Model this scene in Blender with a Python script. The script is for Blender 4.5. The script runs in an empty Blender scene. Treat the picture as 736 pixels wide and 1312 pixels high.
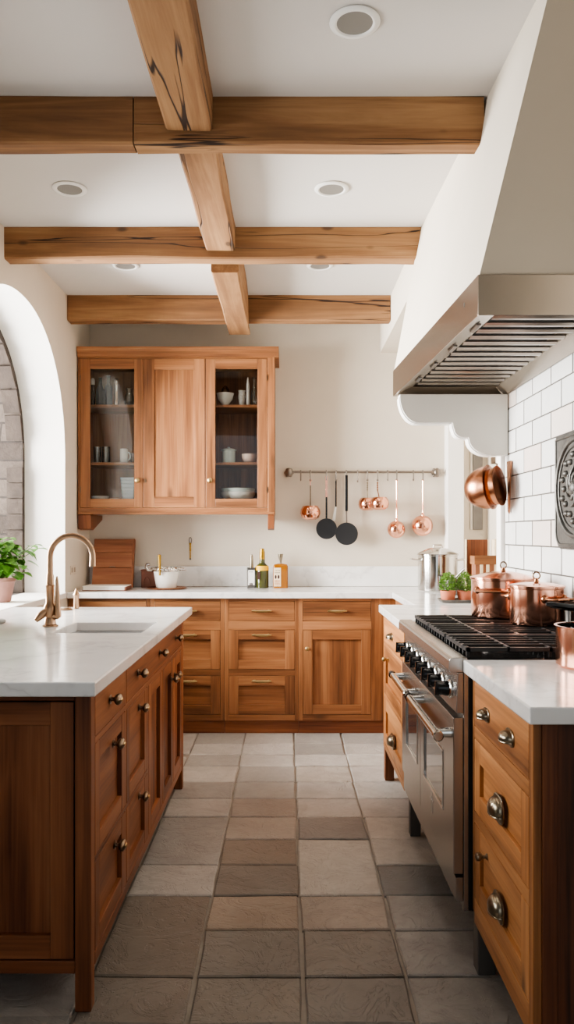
import bpy, bmesh, math, random
from mathutils import Matrix, Vector, noise as mnoise
random.seed(11)
PI = math.pi
COL = bpy.context.scene.collection
SC = bpy.context.scene

# ------------------------------------------------------------------ materials
def srgb(r, g, b):
    f = lambda c: (c/12.92 if c <= .04045 else ((c+.055)/1.055)**2.4)
    return (f(r/255), f(g/255), f(b/255), 1)

class NT:
    def __init__(s, name):
        s.m = bpy.data.materials.new(name); s.m.use_nodes = True
        s.t = s.m.node_tree; s.n = s.t.nodes; s.l = s.t.links
        s.b = s.n['Principled BSDF']; s.out = s.n['Material Output']
    def add(s, typ, **kw):
        x = s.n.new(typ)
        for k, v in kw.items():
            if k in x.inputs: x.inputs[k].default_value = v
            else: setattr(x, k, v)
        return x
    def link(s, a, b): s.l.new(a, b)
    def coords(s, rand=True):
        tc = s.add('ShaderNodeTexCoord'); v = tc.outputs['Object']
        if rand:
            oi = s.add('ShaderNodeObjectInfo')
            mu = s.add('ShaderNodeMath', operation='MULTIPLY'); mu.inputs[1].default_value = 37.0
            s.link(oi.outputs['Random'], mu.inputs[0])
            va = s.add('ShaderNodeVectorMath', operation='ADD')
            s.link(v, va.inputs[0]); s.link(mu.outputs[0], va.inputs[1]); v = va.outputs[0]
        return v
    def mapping(s, v, scale, loc=(0, 0, 0)):
        mp = s.add('ShaderNodeMapping'); mp.inputs['Scale'].default_value = scale; mp.inputs['Location'].default_value = loc
        s.link(v, mp.inputs['Vector']); return mp.outputs[0]
    def noise(s, v, scale, detail=4, rough=.55, dist=0):
        n = s.add('ShaderNodeTexNoise'); n.inputs['Scale'].default_value = scale
        n.inputs['Detail'].default_value = detail; n.inputs['Roughness'].default_value = rough
        n.inputs['Distortion'].default_value = dist
        s.link(v, n.inputs['Vector']); return n.outputs['Fac']
    def ramp(s, fac, stops):
        r = s.add('ShaderNodeValToRGB'); cr = r.color_ramp
        while len(cr.elements) > 1: cr.elements.remove(cr.elements[-1])
        cr.elements[0].position = stops[0][0]; cr.elements[0].color = stops[0][1]
        for p, c in stops[1:]:
            e = cr.elements.new(p); e.color = c
        s.link(fac, r.inputs[0]); return r.outputs[0]
    def mix(s, a, b, fac, mode='MIX'):
        x = s.add('ShaderNodeMix', data_type='RGBA', blend_type=mode)
        for val, idx in ((a, 6), (b, 7), (fac, 0)):
            if hasattr(val, 'is_linked') or hasattr(val, 'links'): s.link(val, x.inputs[idx])
            else: x.inputs[idx].default_value = val
        return x.outputs[2]
    def math(s, op, a, b=None):
        x = s.add('ShaderNodeMath', operation=op)
        for i, val in enumerate((a, b)):
            if val is None: continue
            if hasattr(val, 'links'): s.link(val, x.inputs[i])
            else: x.inputs[i].default_value = val
        return x.outputs[0]
    def bump(s, h, strength=.2, dist=.002):
        b = s.add('ShaderNodeBump'); b.inputs['Strength'].default_value = strength; b.inputs['Distance'].default_value = dist
        s.link(h, b.inputs['Height']); s.link(b.outputs[0], s.b.inputs['Normal'])
    def base(s, c):
        if hasattr(c, 'links'): s.link(c, s.b.inputs['Base Color'])
        else: s.b.inputs['Base Color'].default_value = c
    def set(s, **kw):
        for k, v in kw.items(): s.b.inputs[k.replace('_', ' ')].default_value = v

AX = {'x': 0, 'y': 1, 'z': 2}
def wood(name, axis, dark, mid, light, rough=.42, figure=1.0):
    t = NT(name); v = t.coords()
    sc = [15, 15, 15]; sc[AX[axis]] = .7
    sc2 = [3.2, 3.2, 3.2]; sc2[AX[axis]] = .35
    sc3 = [120, 120, 120]; sc3[AX[axis]] = 3.0
    n1 = t.noise(t.mapping(v, sc), 1.0, 5, .6, .6)
    n2 = t.noise(t.mapping(v, sc2), 1.0, 3, .5, 1.2)
    n3 = t.noise(t.mapping(v, sc3), 1.0, 2, .5)
    band = t.math('PINGPONG', t.math('MULTIPLY', n2, 5.0 * figure), 1.0)
    f = t.math('ADD', t.math('MULTIPLY', n1, .62), t.math('MULTIPLY', band, .14))
    f = t.math('ADD', f, t.math('MULTIPLY', n3, .24))
    c = t.ramp(f, [(.33, dark), (.5, mid), (.68, light)])
    vo = t.add('ShaderNodeTexVoronoi'); sk = [7, 7, 7]; sk[AX[axis]] = 2.6; t.link(t.mapping(v, sk), vo.inputs['Vector']); vo.inputs['Scale'].default_value = 1
    sp = t.add('ShaderNodeSeparateColor'); t.link(vo.outputs['Color'], sp.inputs[0])
    kn = t.math('MULTIPLY', t.ramp(vo.outputs['Distance'], [(0, (1, 1, 1, 1)), (.06, (.8, .8, .8, 1)), (.17, (0, 0, 0, 1))]), t.math('GREATER_THAN', sp.outputs[0], .82))
    c = t.mix(c, tuple(q*.35 for q in dark[:3])+(1,), t.math('MULTIPLY', kn, .7))
    oi = t.add('ShaderNodeObjectInfo')
    hv = t.add('ShaderNodeHueSaturation'); t.link(c, hv.inputs['Color'])
    t.link(t.math('ADD', t.math('MULTIPLY', oi.outputs['Random'], .16), .92), hv.inputs['Value'])
    t.base(hv.outputs[0]); t.set(Roughness=rough); t.b.inputs['Specular IOR Level'].default_value = .4
    t.bump(n3, .08, .001)
    return t.m

def wood_set(name, d, m, l, **kw):
    return {a: wood(name + '_' + a, a, srgb(*d), srgb(*m), srgb(*l), **kw) for a in 'xyz'}
CH = wood_set('cherry_wood', (88, 54, 31), (137, 91, 57), (167, 119, 80))
HNY = wood_set('honey_wood', (108, 66, 36), (162, 109, 66), (194, 141, 93))
RD = wood_set('island_wood', (84, 44, 25), (128, 77, 47), (158, 102, 66))
DKW = wood_set('dark_brown_wood', (50, 26, 14), (98, 54, 31), (140, 86, 52))
BD = wood_set('board_wood', (116, 72, 50), (148, 98, 70), (176, 124, 92), rough=.6)

def beam_mat(axis):
    t = NT('oak_beam_' + axis); v = t.coords()
    def sc(a, b):
        q = [a]*3; q[AX[axis]] = b; return q
    n1 = t.noise(t.mapping(v, sc(14, .8)), 1, 6, .65, .8)
    n2 = t.noise(t.mapping(v, sc(2.5, 1.2)), 1, 3, .6)
    n3 = t.noise(t.mapping(v, sc(110, 4)), 1, 3, .6)
    f = t.math('ADD', t.math('MULTIPLY', n1, .6), t.math('MULTIPLY', n2, .35))
    f = t.math('ADD', f, t.math('MULTIPLY', n3, .1))
    c = t.ramp(f, [(.25, srgb(70, 45, 27)), (.5, srgb(128, 91, 58)), (.72, srgb(170, 132, 92))])
    # long drying cracks
    k = t.noise(t.mapping(v, sc(11.0, .5)), 1, 3, .5, .25)
    d = t.math('ABSOLUTE', t.math('SUBTRACT', k, .5))
    cr = t.ramp(d, [(0, (1, 1, 1, 1)), (.004, (1, 1, 1, 1)), (.012, (0, 0, 0, 1))])
    km = t.noise(t.mapping(v, sc(1.5, .8), (5, 3, 1)), 1, 2)
    cr = t.math('MULTIPLY', cr, t.ramp(km, [(.44, (0, 0, 0, 1)), (.49, (1, 1, 1, 1))]))
    # knots
    vo = t.add('ShaderNodeTexVoronoi'); vo.inputs['Scale'].default_value = 1.0
    t.link(t.mapping(v, sc(5.5, 2.6)), vo.inputs['Vector'])
    kn = t.ramp(vo.outputs['Distance'], [(0, (1, 1, 1, 1)), (.05, (1, 1, 1, 1)), (.1, (0, 0, 0, 1))])
    m = t.math('MAXIMUM', cr, t.math('MULTIPLY', kn, .75))
    t.base(t.mix(c, srgb(42, 24, 12), m))
    t.set(Roughness=.75)
    h = t.math('SUBTRACT', t.math('MULTIPLY', f, .5), t.math('MULTIPLY', cr, 1.5))
    t.bump(h, .5, .006)
    return t.m
BEAM = {a: beam_mat(a) for a in 'xyz'}

def simple(name, col, rough=.5, metal=0.0, nz=None, bump=0, spec=.5, coat=0, bscale=40, bdist=.002):
    t = NT(name); v = t.coords(False)
    c = col
    if nz:
        n = t.noise(v, nz[0], 4, .6)
        k = lambda q: tuple(min(1, col[i]*q) for i in range(3)) + (1,)
        c = t.ramp(n, [(.3, k(1-nz[1])), (.7, k(1+nz[1]))])
    t.base(c); t.set(Roughness=rough, Metallic=metal); t.b.inputs['Specular IOR Level'].default_value = spec
    if coat: t.set(Coat_Weight=coat)
    if bump: t.bump(t.noise(v, bscale, 5, .6), bump, bdist)
    return t.m

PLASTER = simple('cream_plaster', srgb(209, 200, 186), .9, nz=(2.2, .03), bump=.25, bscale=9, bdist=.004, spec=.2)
WHITEPL = simple('white_plaster', srgb(234, 231, 226), .85, nz=(3, .02), bump=.2, bscale=9, bdist=.003, spec=.2)
CEIL = simple('ceiling_paint', srgb(204, 200, 195), .9, nz=(1.2, .02), spec=.2)
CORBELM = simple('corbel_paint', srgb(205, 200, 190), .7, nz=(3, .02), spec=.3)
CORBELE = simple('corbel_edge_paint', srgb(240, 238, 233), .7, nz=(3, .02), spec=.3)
TRIMW = simple('fixture_white', srgb(225, 224, 220), .5)
LENS = simple('fixture_lens', srgb(205, 203, 196), .35)
CERAMIC = simple('white_ceramic', srgb(232, 231, 226), .22, nz=(20, .02))
PALEBLUE = simple('pale_blue_ceramic', srgb(190, 204, 212), .35, nz=(12, .05))
PALEGRN = simple('pale_green_ceramic', srgb(205, 216, 210), .3, nz=(12, .04))
PINKBOWL = simple('blush_ceramic', srgb(196, 168, 154), .4, nz=(14, .08))
PATTERN = simple('patterned_ceramic', srgb(190, 188, 182), .4, nz=(90, .4))
DARKGL = simple('dark_bottle_glass', srgb(22, 18, 14), .12, spec=.6)
BLACKIRON = simple('black_cast_iron', srgb(24, 24, 25), .45, nz=(30, .2), bump=.2, bscale=150, bdist=.0008)
PANIRON = simple('dark_pan_iron', srgb(72, 74, 78), .4, metal=.25, nz=(18, .2))
BLACKPL = simple('black_enamel', srgb(14, 14, 15), .22)
PLAQUE = simple('plaque_iron', srgb(88, 86, 82), .48, metal=.55, nz=(25, .28), bump=.4, bscale=60, bdist=.003)
TERRA = simple('terracotta', srgb(190, 112, 84), .7, nz=(20, .12))
POTPINK = simple('plant_pot_clay', srgb(160, 120, 112), .7, nz=(16, .1))
SOIL = simple('potting_soil', srgb(50, 36, 26), .95, nz=(60, .3))
PAPER = simple('book_pages', srgb(232, 228, 220), .8, nz=(60, .04))
LEATHER = simple('brown_leather', srgb(112, 66, 48), .5, nz=(14, .18))
GROUT = simple('dark_grout', srgb(84, 80, 75), .95, nz=(12, .12))
FGROUT = simple('floor_grout', srgb(158, 150, 140), .95, nz=(8, .18), bump=.5, bscale=30, bdist=.004)
SINKM = simple('sink_fireclay', srgb(176, 178, 180), .3)
SOCKET = simple('outlet_socket', srgb(160, 146, 130), .5)
OUTLET = simple('outlet_plate', srgb(205, 192, 176), .5)
GREYLEG = simple('grey_leg_and_shaded_foot', srgb(92, 88, 84), .55)
DARKGAP = simple('range_side_dark', srgb(26, 23, 20), .6)
STONEGREY = simple('grey_stone', srgb(138, 138, 136), .6, nz=(20, .1))
YELLOW = simple('yellow_label', srgb(226, 176, 22), .5)
LABELW = simple('cream_label', srgb(222, 204, 172), .6, nz=(30, .08))
PRINT = simple('label_print', srgb(58, 34, 26), .7)
RUSTPR = simple('rust_label_print', srgb(176, 88, 44), .7)

def metal(name, col, rough, aniso=0, nz=.12, scale=(3, 3, 3), brush=None):
    t = NT(name); v = t.coords(False)
    n = t.noise(t.mapping(v, scale), 3, 3, .6)
    k = lambda q: tuple(min(1, col[i]*q) for i in range(3)) + (1,)
    t.base(t.ramp(n, [(.3, k(1-nz)), (.7, k(1+nz*.6))])); t.set(Metallic=1.0)
    if brush:
        b = t.noise(t.mapping(v, brush), 1, 2, .5)
        t.link(t.ramp(b, [(.2, (rough-.03,)*3+(1,)), (.8, (rough+.04,)*3+(1,))]), t.b.inputs['Roughness'])
        t.bump(b, .015, .0003)
    else: t.set(Roughness=rough)
    return t.m
STEEL = metal('brushed_steel', srgb(172, 167, 162), .27, nz=.02)
STEELH = metal('hood_steel', srgb(178, 168, 156), .24, nz=.02)
BAFFLE = metal('baffle_steel', srgb(140, 132, 124), .3)
DARKST = metal('dark_steel', srgb(120, 116, 112), .35)
CHROME = metal('polished_chrome', srgb(214, 212, 208), .12, nz=.04)
NICKEL = metal('aged_nickel', srgb(150, 140, 122), .28, nz=.2, scale=(20, 20, 20))
PEWTER = metal('pewter_rail', srgb(140, 132, 124), .38, nz=.15)
BRASS = metal('satin_brass', srgb(188, 164, 120), .32, nz=.12)
GOLD = metal('old_brass', srgb(166, 132, 60), .35, nz=.2, scale=(20, 20, 20))
BRONZE = metal('champagne_bronze', srgb(172, 142, 116), .3, nz=.06)
KNOBBR = metal('dark_bronze', srgb(128, 110, 92), .3, nz=.25, scale=(20, 20, 20))
COPPER = metal('polished_copper', srgb(240, 178, 150), .16, nz=.1, scale=(4, 4, 4))
COPPERB = metal('burnished_copper', srgb(176, 124, 94), .27, nz=.16, scale=(5, 5, 5))
COPPERIN = metal('copper_inside', srgb(138, 84, 54), .4, nz=.2)

def glass(name, tint=(1, 1, 1, 1), refl=1.0, rough=.0):
    t = NT(name); t.n.remove(t.b)
    tr = t.add('ShaderNodeBsdfTransparent'); tr.inputs['Color'].default_value = tint
    gl = t.add('ShaderNodeBsdfGlossy'); gl.inputs['Roughness'].default_value = rough
    fr = t.add('ShaderNodeFresnel'); fr.inputs['IOR'].default_value = 1.5
    mx = t.add('ShaderNodeMixShader')
    t.link(t.math('MULTIPLY', fr.outputs[0], refl), mx.inputs[0])
    t.link(tr.outputs[0], mx.inputs[1]); t.link(gl.outputs[0], mx.inputs[2]); t.link(mx.outputs[0], t.out.inputs['Surface'])
    return t.m
PANE = glass('window_glass')
CABGLASS = glass('cabinet_glass', (.96, .97, .96, 1), .7)
GLASSWARE = glass('glassware', (.86, .89, .89, 1), 2.5)
GREENGL = glass('green_bottle_glass', (.25, .28, .12, 1), 2.0)
AMBERGL = glass('amber_glass', (.75, .42, .1, 1), 2.0)
OVENGL = simple('oven_window_glass', srgb(44, 44, 46), .06, spec=.8, coat=.6)

def marble(name):
    t = NT(name); v = t.coords(False)
    n0 = t.noise(v, 1.6, 5, .6)
    va = t.add('ShaderNodeVectorMath', operation='ADD'); t.link(v, va.inputs[0])
    sc = t.add('ShaderNodeVectorMath', operation='SCALE'); t.link(n0, sc.inputs[0]); sc.inputs['Scale'].default_value = 1.3
    t.link(sc.outputs[0], va.inputs[1])
    k = t.noise(va.outputs[0], 1.5, 4, .5)
    d = t.math('ABSOLUTE', t.math('SUBTRACT', k, .5))
    vein = t.ramp(d, [(0, (.6, .6, .6, 1)), (.012, (.25, .25, .25, 1)), (.05, (0, 0, 0, 1))])
    cl = t.ramp(t.noise(v, 2.5, 4, .6), [(.3, srgb(218, 217, 215)), (.7, srgb(236, 235, 233))])
    t.base(t.mix(cl, srgb(160, 158, 156), t.math('MULTIPLY', vein, .55)))
    t.set(Roughness=.14); t.b.inputs['Specular IOR Level'].default_value = .5
    return t.m
MARBLE = marble('white_marble')

def tinted(name, nscale, namt, rough, bump, bscale, bdist, layers=False):
    t = NT(name); v = t.coords(False)
    at = t.add('ShaderNodeAttribute'); at.attribute_name = 'tint'
    n = t.noise(v, nscale, 6, .65, .4)
    g = t.ramp(n, [(.25, (1-namt,)*3+(1,)), (.75, (1+namt*.6,)*3+(1,))])
    c = t.mix(at.outputs['Color'], g, 1.0, 'MULTIPLY')
    h = t.noise(v, bscale, 6, .6, .5)
    if layers:
        n2 = t.noise(v, 11, 5, .7, 1.0)
        c = t.mix(c, t.ramp(n2, [(.35, (.86, .84, .82, 1)), (.62, (1.06, 1.05, 1.03, 1))]), 1.0, 'MULTIPLY')
        st = t.ramp(t.noise(v, 5, 5, .7, 1.5), [(.4, (0, 0, 0, 1)), (.44, (.5, .5, .5, 1)), (.52, (.55, .55, .55, 1)), (.55, (1, 1, 1, 1))])
        h = t.math('ADD', t.math('MULTIPLY', h, .45), t.math('MULTIPLY', st, .55))
        t.link(t.ramp(n2, [(.3, (rough-.1,)*3+(1,)), (.7, (rough+.12,)*3+(1,))]), t.b.inputs['Roughness'])
    else: t.set(Roughness=rough)
    t.base(c); t.bump(h, bump, bdist)
    return t.m
SLATE = tinted('flagstone', 2.2, .24, .46, .9, 14, .006, True)
TILE = tinted('glazed_tile', 6, .05, .2, .25, 10, .004)

def stone_brick():
    t = NT('stone_block'); v = t.coords(False)
    sp = t.add('ShaderNodeSeparateXYZ'); t.link(v, sp.inputs[0])
    cb = t.add('ShaderNodeCombineXYZ')
    t.link(t.math('ADD', sp.outputs[0], sp.outputs[1]), cb.inputs[0]); t.link(sp.outputs[2], cb.inputs[1])
    b = t.add('ShaderNodeTexBrick'); t.link(cb.outputs[0], b.inputs['Vector'])
    b.inputs['Scale'].default_value = 1; b.inputs['Brick Width'].default_value = .3; b.inputs['Row Height'].default_value = .118
    b.inputs['Mortar Size'].default_value = .006; b.inputs['Color1'].default_value = srgb(92, 82, 75)
    b.inputs['Color2'].default_value = srgb(62, 53, 47); b.inputs['Mortar'].default_value = srgb(56, 50, 46)
    n = t.noise(v, 9, 6, .7)
    t.base(t.mix(b.outputs['Color'], t.ramp(n, [(.3, (.72, .7, .68, 1)), (.7, (1.15, 1.13, 1.1, 1))]), 1.0, 'MULTIPLY'))
    t.set(Roughness=.9)
    h = t.math('SUBTRACT', n, t.math('MULTIPLY', b.outputs['Fac'], 1.5)); t.bump(h, .8, .012)
    return t.m
STONE = stone_brick()
VOUSS = simple('voussoir_stone', srgb(66, 56, 49), .9, nz=(9, .3), bump=.6, bscale=20, bdist=.008)

def leaf(name, a, b):
    t = NT(name); v = t.coords(False)
    n = t.noise(v, 45, 3, .6)
    t.base(t.ramp(n, [(.3, a), (.7, b)])); t.set(Roughness=.5)
    t.b.inputs['Subsurface Weight'].default_value = 0
    return t.m
LEAF = leaf('broad_leaf', srgb(44, 92, 28), srgb(104, 154, 54))
HERB = leaf('herb_leaf', srgb(46, 84, 24), srgb(102, 142, 46))

# ------------------------------------------------------------------ mesh building
class MB:
    def __init__(s): s.v = []; s.f = []; s.m = []; s.sm = []; s.t = []; s.mats = []
    def mi(s, mat):
        if mat not in s.mats: s.mats.append(mat)
        return s.mats.index(mat)
    def poly(s, pts, mat, smooth=False, tint=None):
        b = len(s.v); s.v += [Vector(p) for p in pts]
        s.f.append(tuple(range(b, b+len(pts)))); s.m.append(s.mi(mat)); s.sm.append(smooth); s.t.append(tint)
    def grid(s, rows, mat, smooth=True, closed=False, capa=False, capb=False, tint=None):
        b = len(s.v); k = len(rows[0]); mi = s.mi(mat)
        for r in rows: s.v += [Vector(p) for p in r]
        for i in range(len(rows)-1):
            for j in range(k if closed else k-1):
                a = b+i*k+j; c = b+i*k+(j+1) % k
                s.f.append((a, c, c+k, a+k)); s.m.append(mi); s.sm.append(smooth); s.t.append(tint)
        if capa: s.f.append(tuple(b+j for j in range(k))[::-1]); s.m.append(mi); s.sm.append(False); s.t.append(tint)
        if capb: s.f.append(tuple(b+(len(rows)-1)*k+j for j in range(k))); s.m.append(mi); s.sm.append(False); s.t.append(tint)
    def box(s, x0, x1, y0, y1, z0, z1, mat, M=None, tint=None):
        if x0 > x1: x0, x1 = x1, x0
        if y0 > y1: y0, y1 = y1, y0
        if z0 > z1: z0, z1 = z1, z0
        p = [Vector(q) for q in ((x0, y0, z0), (x1, y0, z0), (x1, y1, z0), (x0, y1, z0), (x0, y0, z1), (x1, y0, z1), (x1, y1, z1), (x0, y1, z1))]
        if M is not None: p = [M @ q for q in p]
        b = len(s.v); s.v += p
        for f in ((0, 3, 2, 1), (4, 5, 6, 7), (0, 1, 5, 4), (1, 2, 6, 5), (2, 3, 7, 6), (3, 0, 4, 7)):
            s.f.append(tuple(b+i for i in f)); s.m.append(s.mi(mat)); s.sm.append(False); s.t.append(tint)
    def hexa(s, p, mat):        # 8 points, bottom loop then top loop
        b = len(s.v); s.v += [Vector(q) for q in p]
        for f in ((0, 3, 2, 1), (4, 5, 6, 7), (0, 1, 5, 4), (1, 2, 6, 5), (2, 3, 7, 6), (3, 0, 4, 7)):
            s.f.append(tuple(b+i for i in f)); s.m.append(s.mi(mat)); s.sm.append(False); s.t.append(None)
    def prism(s, poly, a0, a1, axis, mat, matside=None):
        mk = {'x': lambda a, p: (a, p[0], p[1]), 'y': lambda a, p: (p[0], a, p[1]), 'z': lambda a, p: (p[0], p[1], a)}[axis]
        n = len(poly); b = len(s.v)
        s.v += [Vector(mk(a0, p)) for p in poly] + [Vector(mk(a1, p)) for p in poly]
        s.f.append(tuple(b+i for i in range(n))[::-1]); s.f.append(tuple(b+n+i for i in range(n)))
        s.m += [s.mi(mat)]*2; s.sm += [False]*2; s.t += [None]*2
        for i in range(n):
            j = (i+1) % n
            s.f.append((b+i, b+j, b+n+j, b+n+i)); s.m.append(s.mi(matside or mat)); s.sm.append(False); s.t.append(None)
    def lathe(s, prof, mat, M=None, n=32, smooth=True):
        M = M or Matrix(); rows = []
        for r, z in prof:
            r = max(r, 1e-4)
            rows.append([M @ Vector((r*math.cos(2*PI*j/n), r*math.sin(2*PI*j/n), z)) for j in range(n)])
        s.grid(rows, mat, smooth, closed=True, capa=True, capb=True)
    def tube(s, pts, r, mat, n=10, closed=False, smooth=True):
        pts = [Vector(p) for p in pts]; k = len(pts)
        rr = r if isinstance(r, (list, tuple)) else [r]*k
        rows = []; up = None
        for i, p in enumerate(pts):
            if closed: d = pts[(i+1) % k]-pts[i-1]
            else: d = pts[min(i+1, k-1)]-pts[max(i-1, 0)]
            d.normalize()
            if up is None:
                up = Vector((0, 0, 1)) if abs(d.z) < .9 else Vector((1, 0, 0))
            a = up-d*up.dot(d)
            if a.length < 1e-5: a = d.orthogonal()
            a.normalize(); up = a; c = d.cross(a)
            rows.append([p+(a*math.cos(2*PI*j/n)+c*math.sin(2*PI*j/n))*rr[i] for j in range(n)])
        if closed: rows.append(rows[0])
        s.grid(rows, mat, smooth, closed=True, capa=not closed, capb=not closed)
    def ell(s, c, r, mat, n=16, k=10, M=None):
        M = M or Matrix(); rows = []
        for i in range(k+1):
            p = -PI/2+PI*i/k; q = max(math.cos(p), 1e-4)
            rows.append([M @ Vector((c[0]+r[0]*q*math.cos(2*PI*j/n), c[1]+r[1]*q*math.sin(2*PI*j/n), c[2]+r[2]*math.sin(p))) for j in range(n)])
        s.grid(rows, mat, True, closed=True)
    def build(s, name, parent=None, bevel=0, sharp=35, local=False, kind=None, weld=False):
        me = bpy.data.meshes.new(name)
        off = Vector((0, 0, 0))
        if parent is not None and not local:
            q = parent
            while q is not None: off = off+q.location; q = q.parent
        bm = bmesh.new()
        vs = [bm.verts.new(p-off) for p in s.v]
        cl = bm.loops.layers.float_color.new('tint') if any(t is not None for t in s.t) else None
        for f, m, sm, t in zip(s.f, s.m, s.sm, s.t):
            try: fc = bm.faces.new([vs[i] for i in f])
            except ValueError: continue
            fc.material_index = m; fc.smooth = sm
            if cl is not None:
                for lp in fc.loops: lp[cl] = (t or (1, 1, 1, 1))
        if weld: bmesh.ops.remove_doubles(bm, verts=bm.verts, dist=1e-5)
        bmesh.ops.recalc_face_normals(bm, faces=bm.faces)
        bm.to_mesh(me); bm.free()
        for m in s.mats: me.materials.append(m)
        if any(s.sm): me.set_sharp_from_angle(angle=math.radians(sharp))
        o = bpy.data.objects.new(name, me); COL.objects.link(o)
        if parent is not None: o.parent = parent
        if bevel:
            bv = o.modifiers.new('bevel', 'BEVEL'); bv.width = bevel; bv.segments = 2; bv.limit_method = 'ANGLE'; bv.angle_limit = math.radians(40)
        if kind: o['kind'] = kind
        return o

def tag(o, label, cat, group=None):
    o['label'] = label; o['category'] = cat
    if group: o['group'] = group
    return o
def thing(name, label, cat, loc=(0, 0, 0), rz=0, group=None):
    o = bpy.data.objects.new(name, None); o.empty_display_size = .05; COL.objects.link(o)
    o.location = loc; o.rotation_euler = (0, 0, rz)
    return tag(o, label, cat, group)
def copy_tree(o, parent=None):
    c = o.copy(); COL.objects.link(c)
    if parent is not None: c.parent = parent
    for ch in list(o.children): copy_tree(ch, c)
    return c
def T(x, y, z): return Matrix.Translation((x, y, z))
def R(a, ax): return Matrix.Rotation(a, 4, ax)
# local (u along the face, v up, w outwards) -> world, for a vertical face
def face_to(kind, plane):
    if kind == '-Y': return Matrix(((1, 0, 0, 0), (0, 0, -1, plane), (0, 1, 0, 0), (0, 0, 0, 1)))
    if kind == '+X': return Matrix(((0, 0, 1, plane), (1, 0, 0, 0), (0, 1, 0, 0), (0, 0, 0, 1)))
    if kind == '-X': return Matrix(((0, 0, -1, plane), (1, 0, 0, 0), (0, 1, 0, 0), (0, 0, 0, 1)))
UAX = {'-Y': 'x', '+X': 'y', '-X': 'y'}

# ------------------------------------------------------------------ room shell
XL, XR, XT = -1.43, 1.45, 1.12          # left wall, right wall at the back, tiled wall by the range
YB, YF, ZC = 5.65, -1.6, 2.85
m = MB(); m.box(-1.8, 1.8, YB, YB+.15, 0, ZC+.1, PLASTER); m.build('wall_back', kind='structure')
m = MB(); TAUPE = simple('taupe_plaster', srgb(96, 84, 70), .9); m.box(-1.8, -.95, YF-.15, YF, 0, ZC+.1, TAUPE); m.box(.35, 1.8, YF-.15, YF, 0, ZC+.1, TAUPE); m.box(-.95, .35, YF-.15, YF, 1.95, ZC+.1, TAUPE) #'taupe_plaster', srgb(96, 84, 70), .9)); m.build('wall_front', kind='structure')
m = MB()  # added unseen glazed door behind the camera, for fill light
for a, b in ((-.95, -.88), (-.335, -.265), (.28, .35)): m.box(a, b, YF-.1, YF-.05, 0, 1.949, WHITEPL)
for a, b in ((0, .25), (.95, 1.02), (1.88, 1.949)): m.box(-.88, .28, YF-.095, YF-.055, a, b, WHITEPL)
d = m.build('door_1', kind='structure')
m = MB(); m.box(-.88, .28, YF-.077, YF-.073, .25, 1.88, PANE); m.build('glass_pane', d)
m = MB(); m.box(XR, XR+.15, 3.98, YB, 0, ZC+.1, PLASTER); m.box(XT, XR+.15, YF, 3.98, 0, ZC+.1, PLASTER); m.build('wall_right', kind='structure')
m = MB(); m.box(XL-.4, XR+.15, YF-.1, YB+.1, ZC, ZC+.1, CEIL); m.build('ceiling', kind='structure')

def arch_pts(cy, z0, zs, rad, zr, n=44, e=2.15):
    p = [(cy+rad, z0)]
    for i in range(n+1):
        a = PI*i/n
        c, q = math.cos(a), math.sin(a)
        p.append((cy+rad*math.copysign(abs(c)**(2/e), c), zs+zr*abs(q)**(2/e)))
    p.append((cy-rad, z0)); return p
ACY, AZS, AR, AZR, SILL = 4.19, 1.76, .835, .83, .918
ap = arch_pts(ACY, SILL, AZS, AR, AZR)
def arch_wall(mb, x0, x1, pts, ya, yb, zb, zt, mat, rmat=None):
    ymx, ymn = pts[0][0], pts[-1][0]
    mb.box(x0, x1, ya, yb, zb, pts[0][1], mat)
    mb.box(x0, x1, ymx, yb, pts[0][1], zt, mat); mb.box(x0, x1, ya, ymn, pts[0][1], zt, mat)
    if rmat:
        for yy, q in ((ymx, -.0006), (ymn, .0006)):
            zz = pts[1][1]; mb.poly([(x0, yy+q, pts[0][1]), (x1-.0003, yy+q, pts[0][1]), (x1-.0003, yy+q, zz), (x0, yy+q, zz)], rmat)
    for (a, b) in zip(pts[1:-2], pts[2:-1]):
        if abs(a[0]-b[0]) < 1e-6: continue
        mb.prism([a, b, (b[0], zt), (a[0], zt)], x0, x1, 'x', mat, matside=rmat)
m = MB(); arch_wall(m, XL-.26, XL, ap, 3.0, YB, 0, ZC+.1, PLASTER, WHITEPL)
# added rectangular opening nearer the camera, out of view, for fill light
TAUPE = simple('taupe_plaster', srgb(96, 84, 70), .9)
m.box(XL-.26, XL, 1.5, 3.0, 0, .95, PLASTER); m.box(XL-.26, XL, 1.5, 3.0, 2.45, ZC+.1, PLASTER)
m.box(XL-.26, XL, YF, 1.5, 0, ZC+.1, TAUPE); m.box(XL-.26, XL, 2.85, 3.0, .95, 2.45, PLASTER)  # unseen near stretch in darker plaster, to cut bounced light
m.build('wall_left', kind='structure', sharp=30)
ap2 = arch_pts(ACY, SILL+.005, AZS, AR-.03, AZR-.03)
m = MB(); arch_wall(m, XL-.85, XL-.262, ap2, 3.05, 5.2, 0, ZC+.1, STONE)
for i in range(1, len(ap2)-2):          # voussoir ring seen at the inner edge
    if i % 3: continue
    a, b = ap2[i], ap2[min(i+3, len(ap2)-2)]
    k = lambda p, q: (ACY+(p[0]-ACY)*q, AZS+(p[1]-AZS)*q)
    a, b = [(a[0]*.95+b[0]*.05, a[1]*.95+b[1]*.05), (b[0]*.95+a[0]*.05, b[1]*.95+a[1]*.05)]
    m.prism([k(a, .985), k(b, .985), k(b, 1.03), k(a, 1.03)], XL-.36, XL-.2601, 'x', VOUSS)
for i in range(8):
    z = SILL+.01+i*.1; m.box(XL-.36, XL-.2601, ACY+AR-.045, ACY+AR-.005, z, z+.095, VOUSS)
m.build('trim_1', kind='structure', sharp=30)
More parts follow.
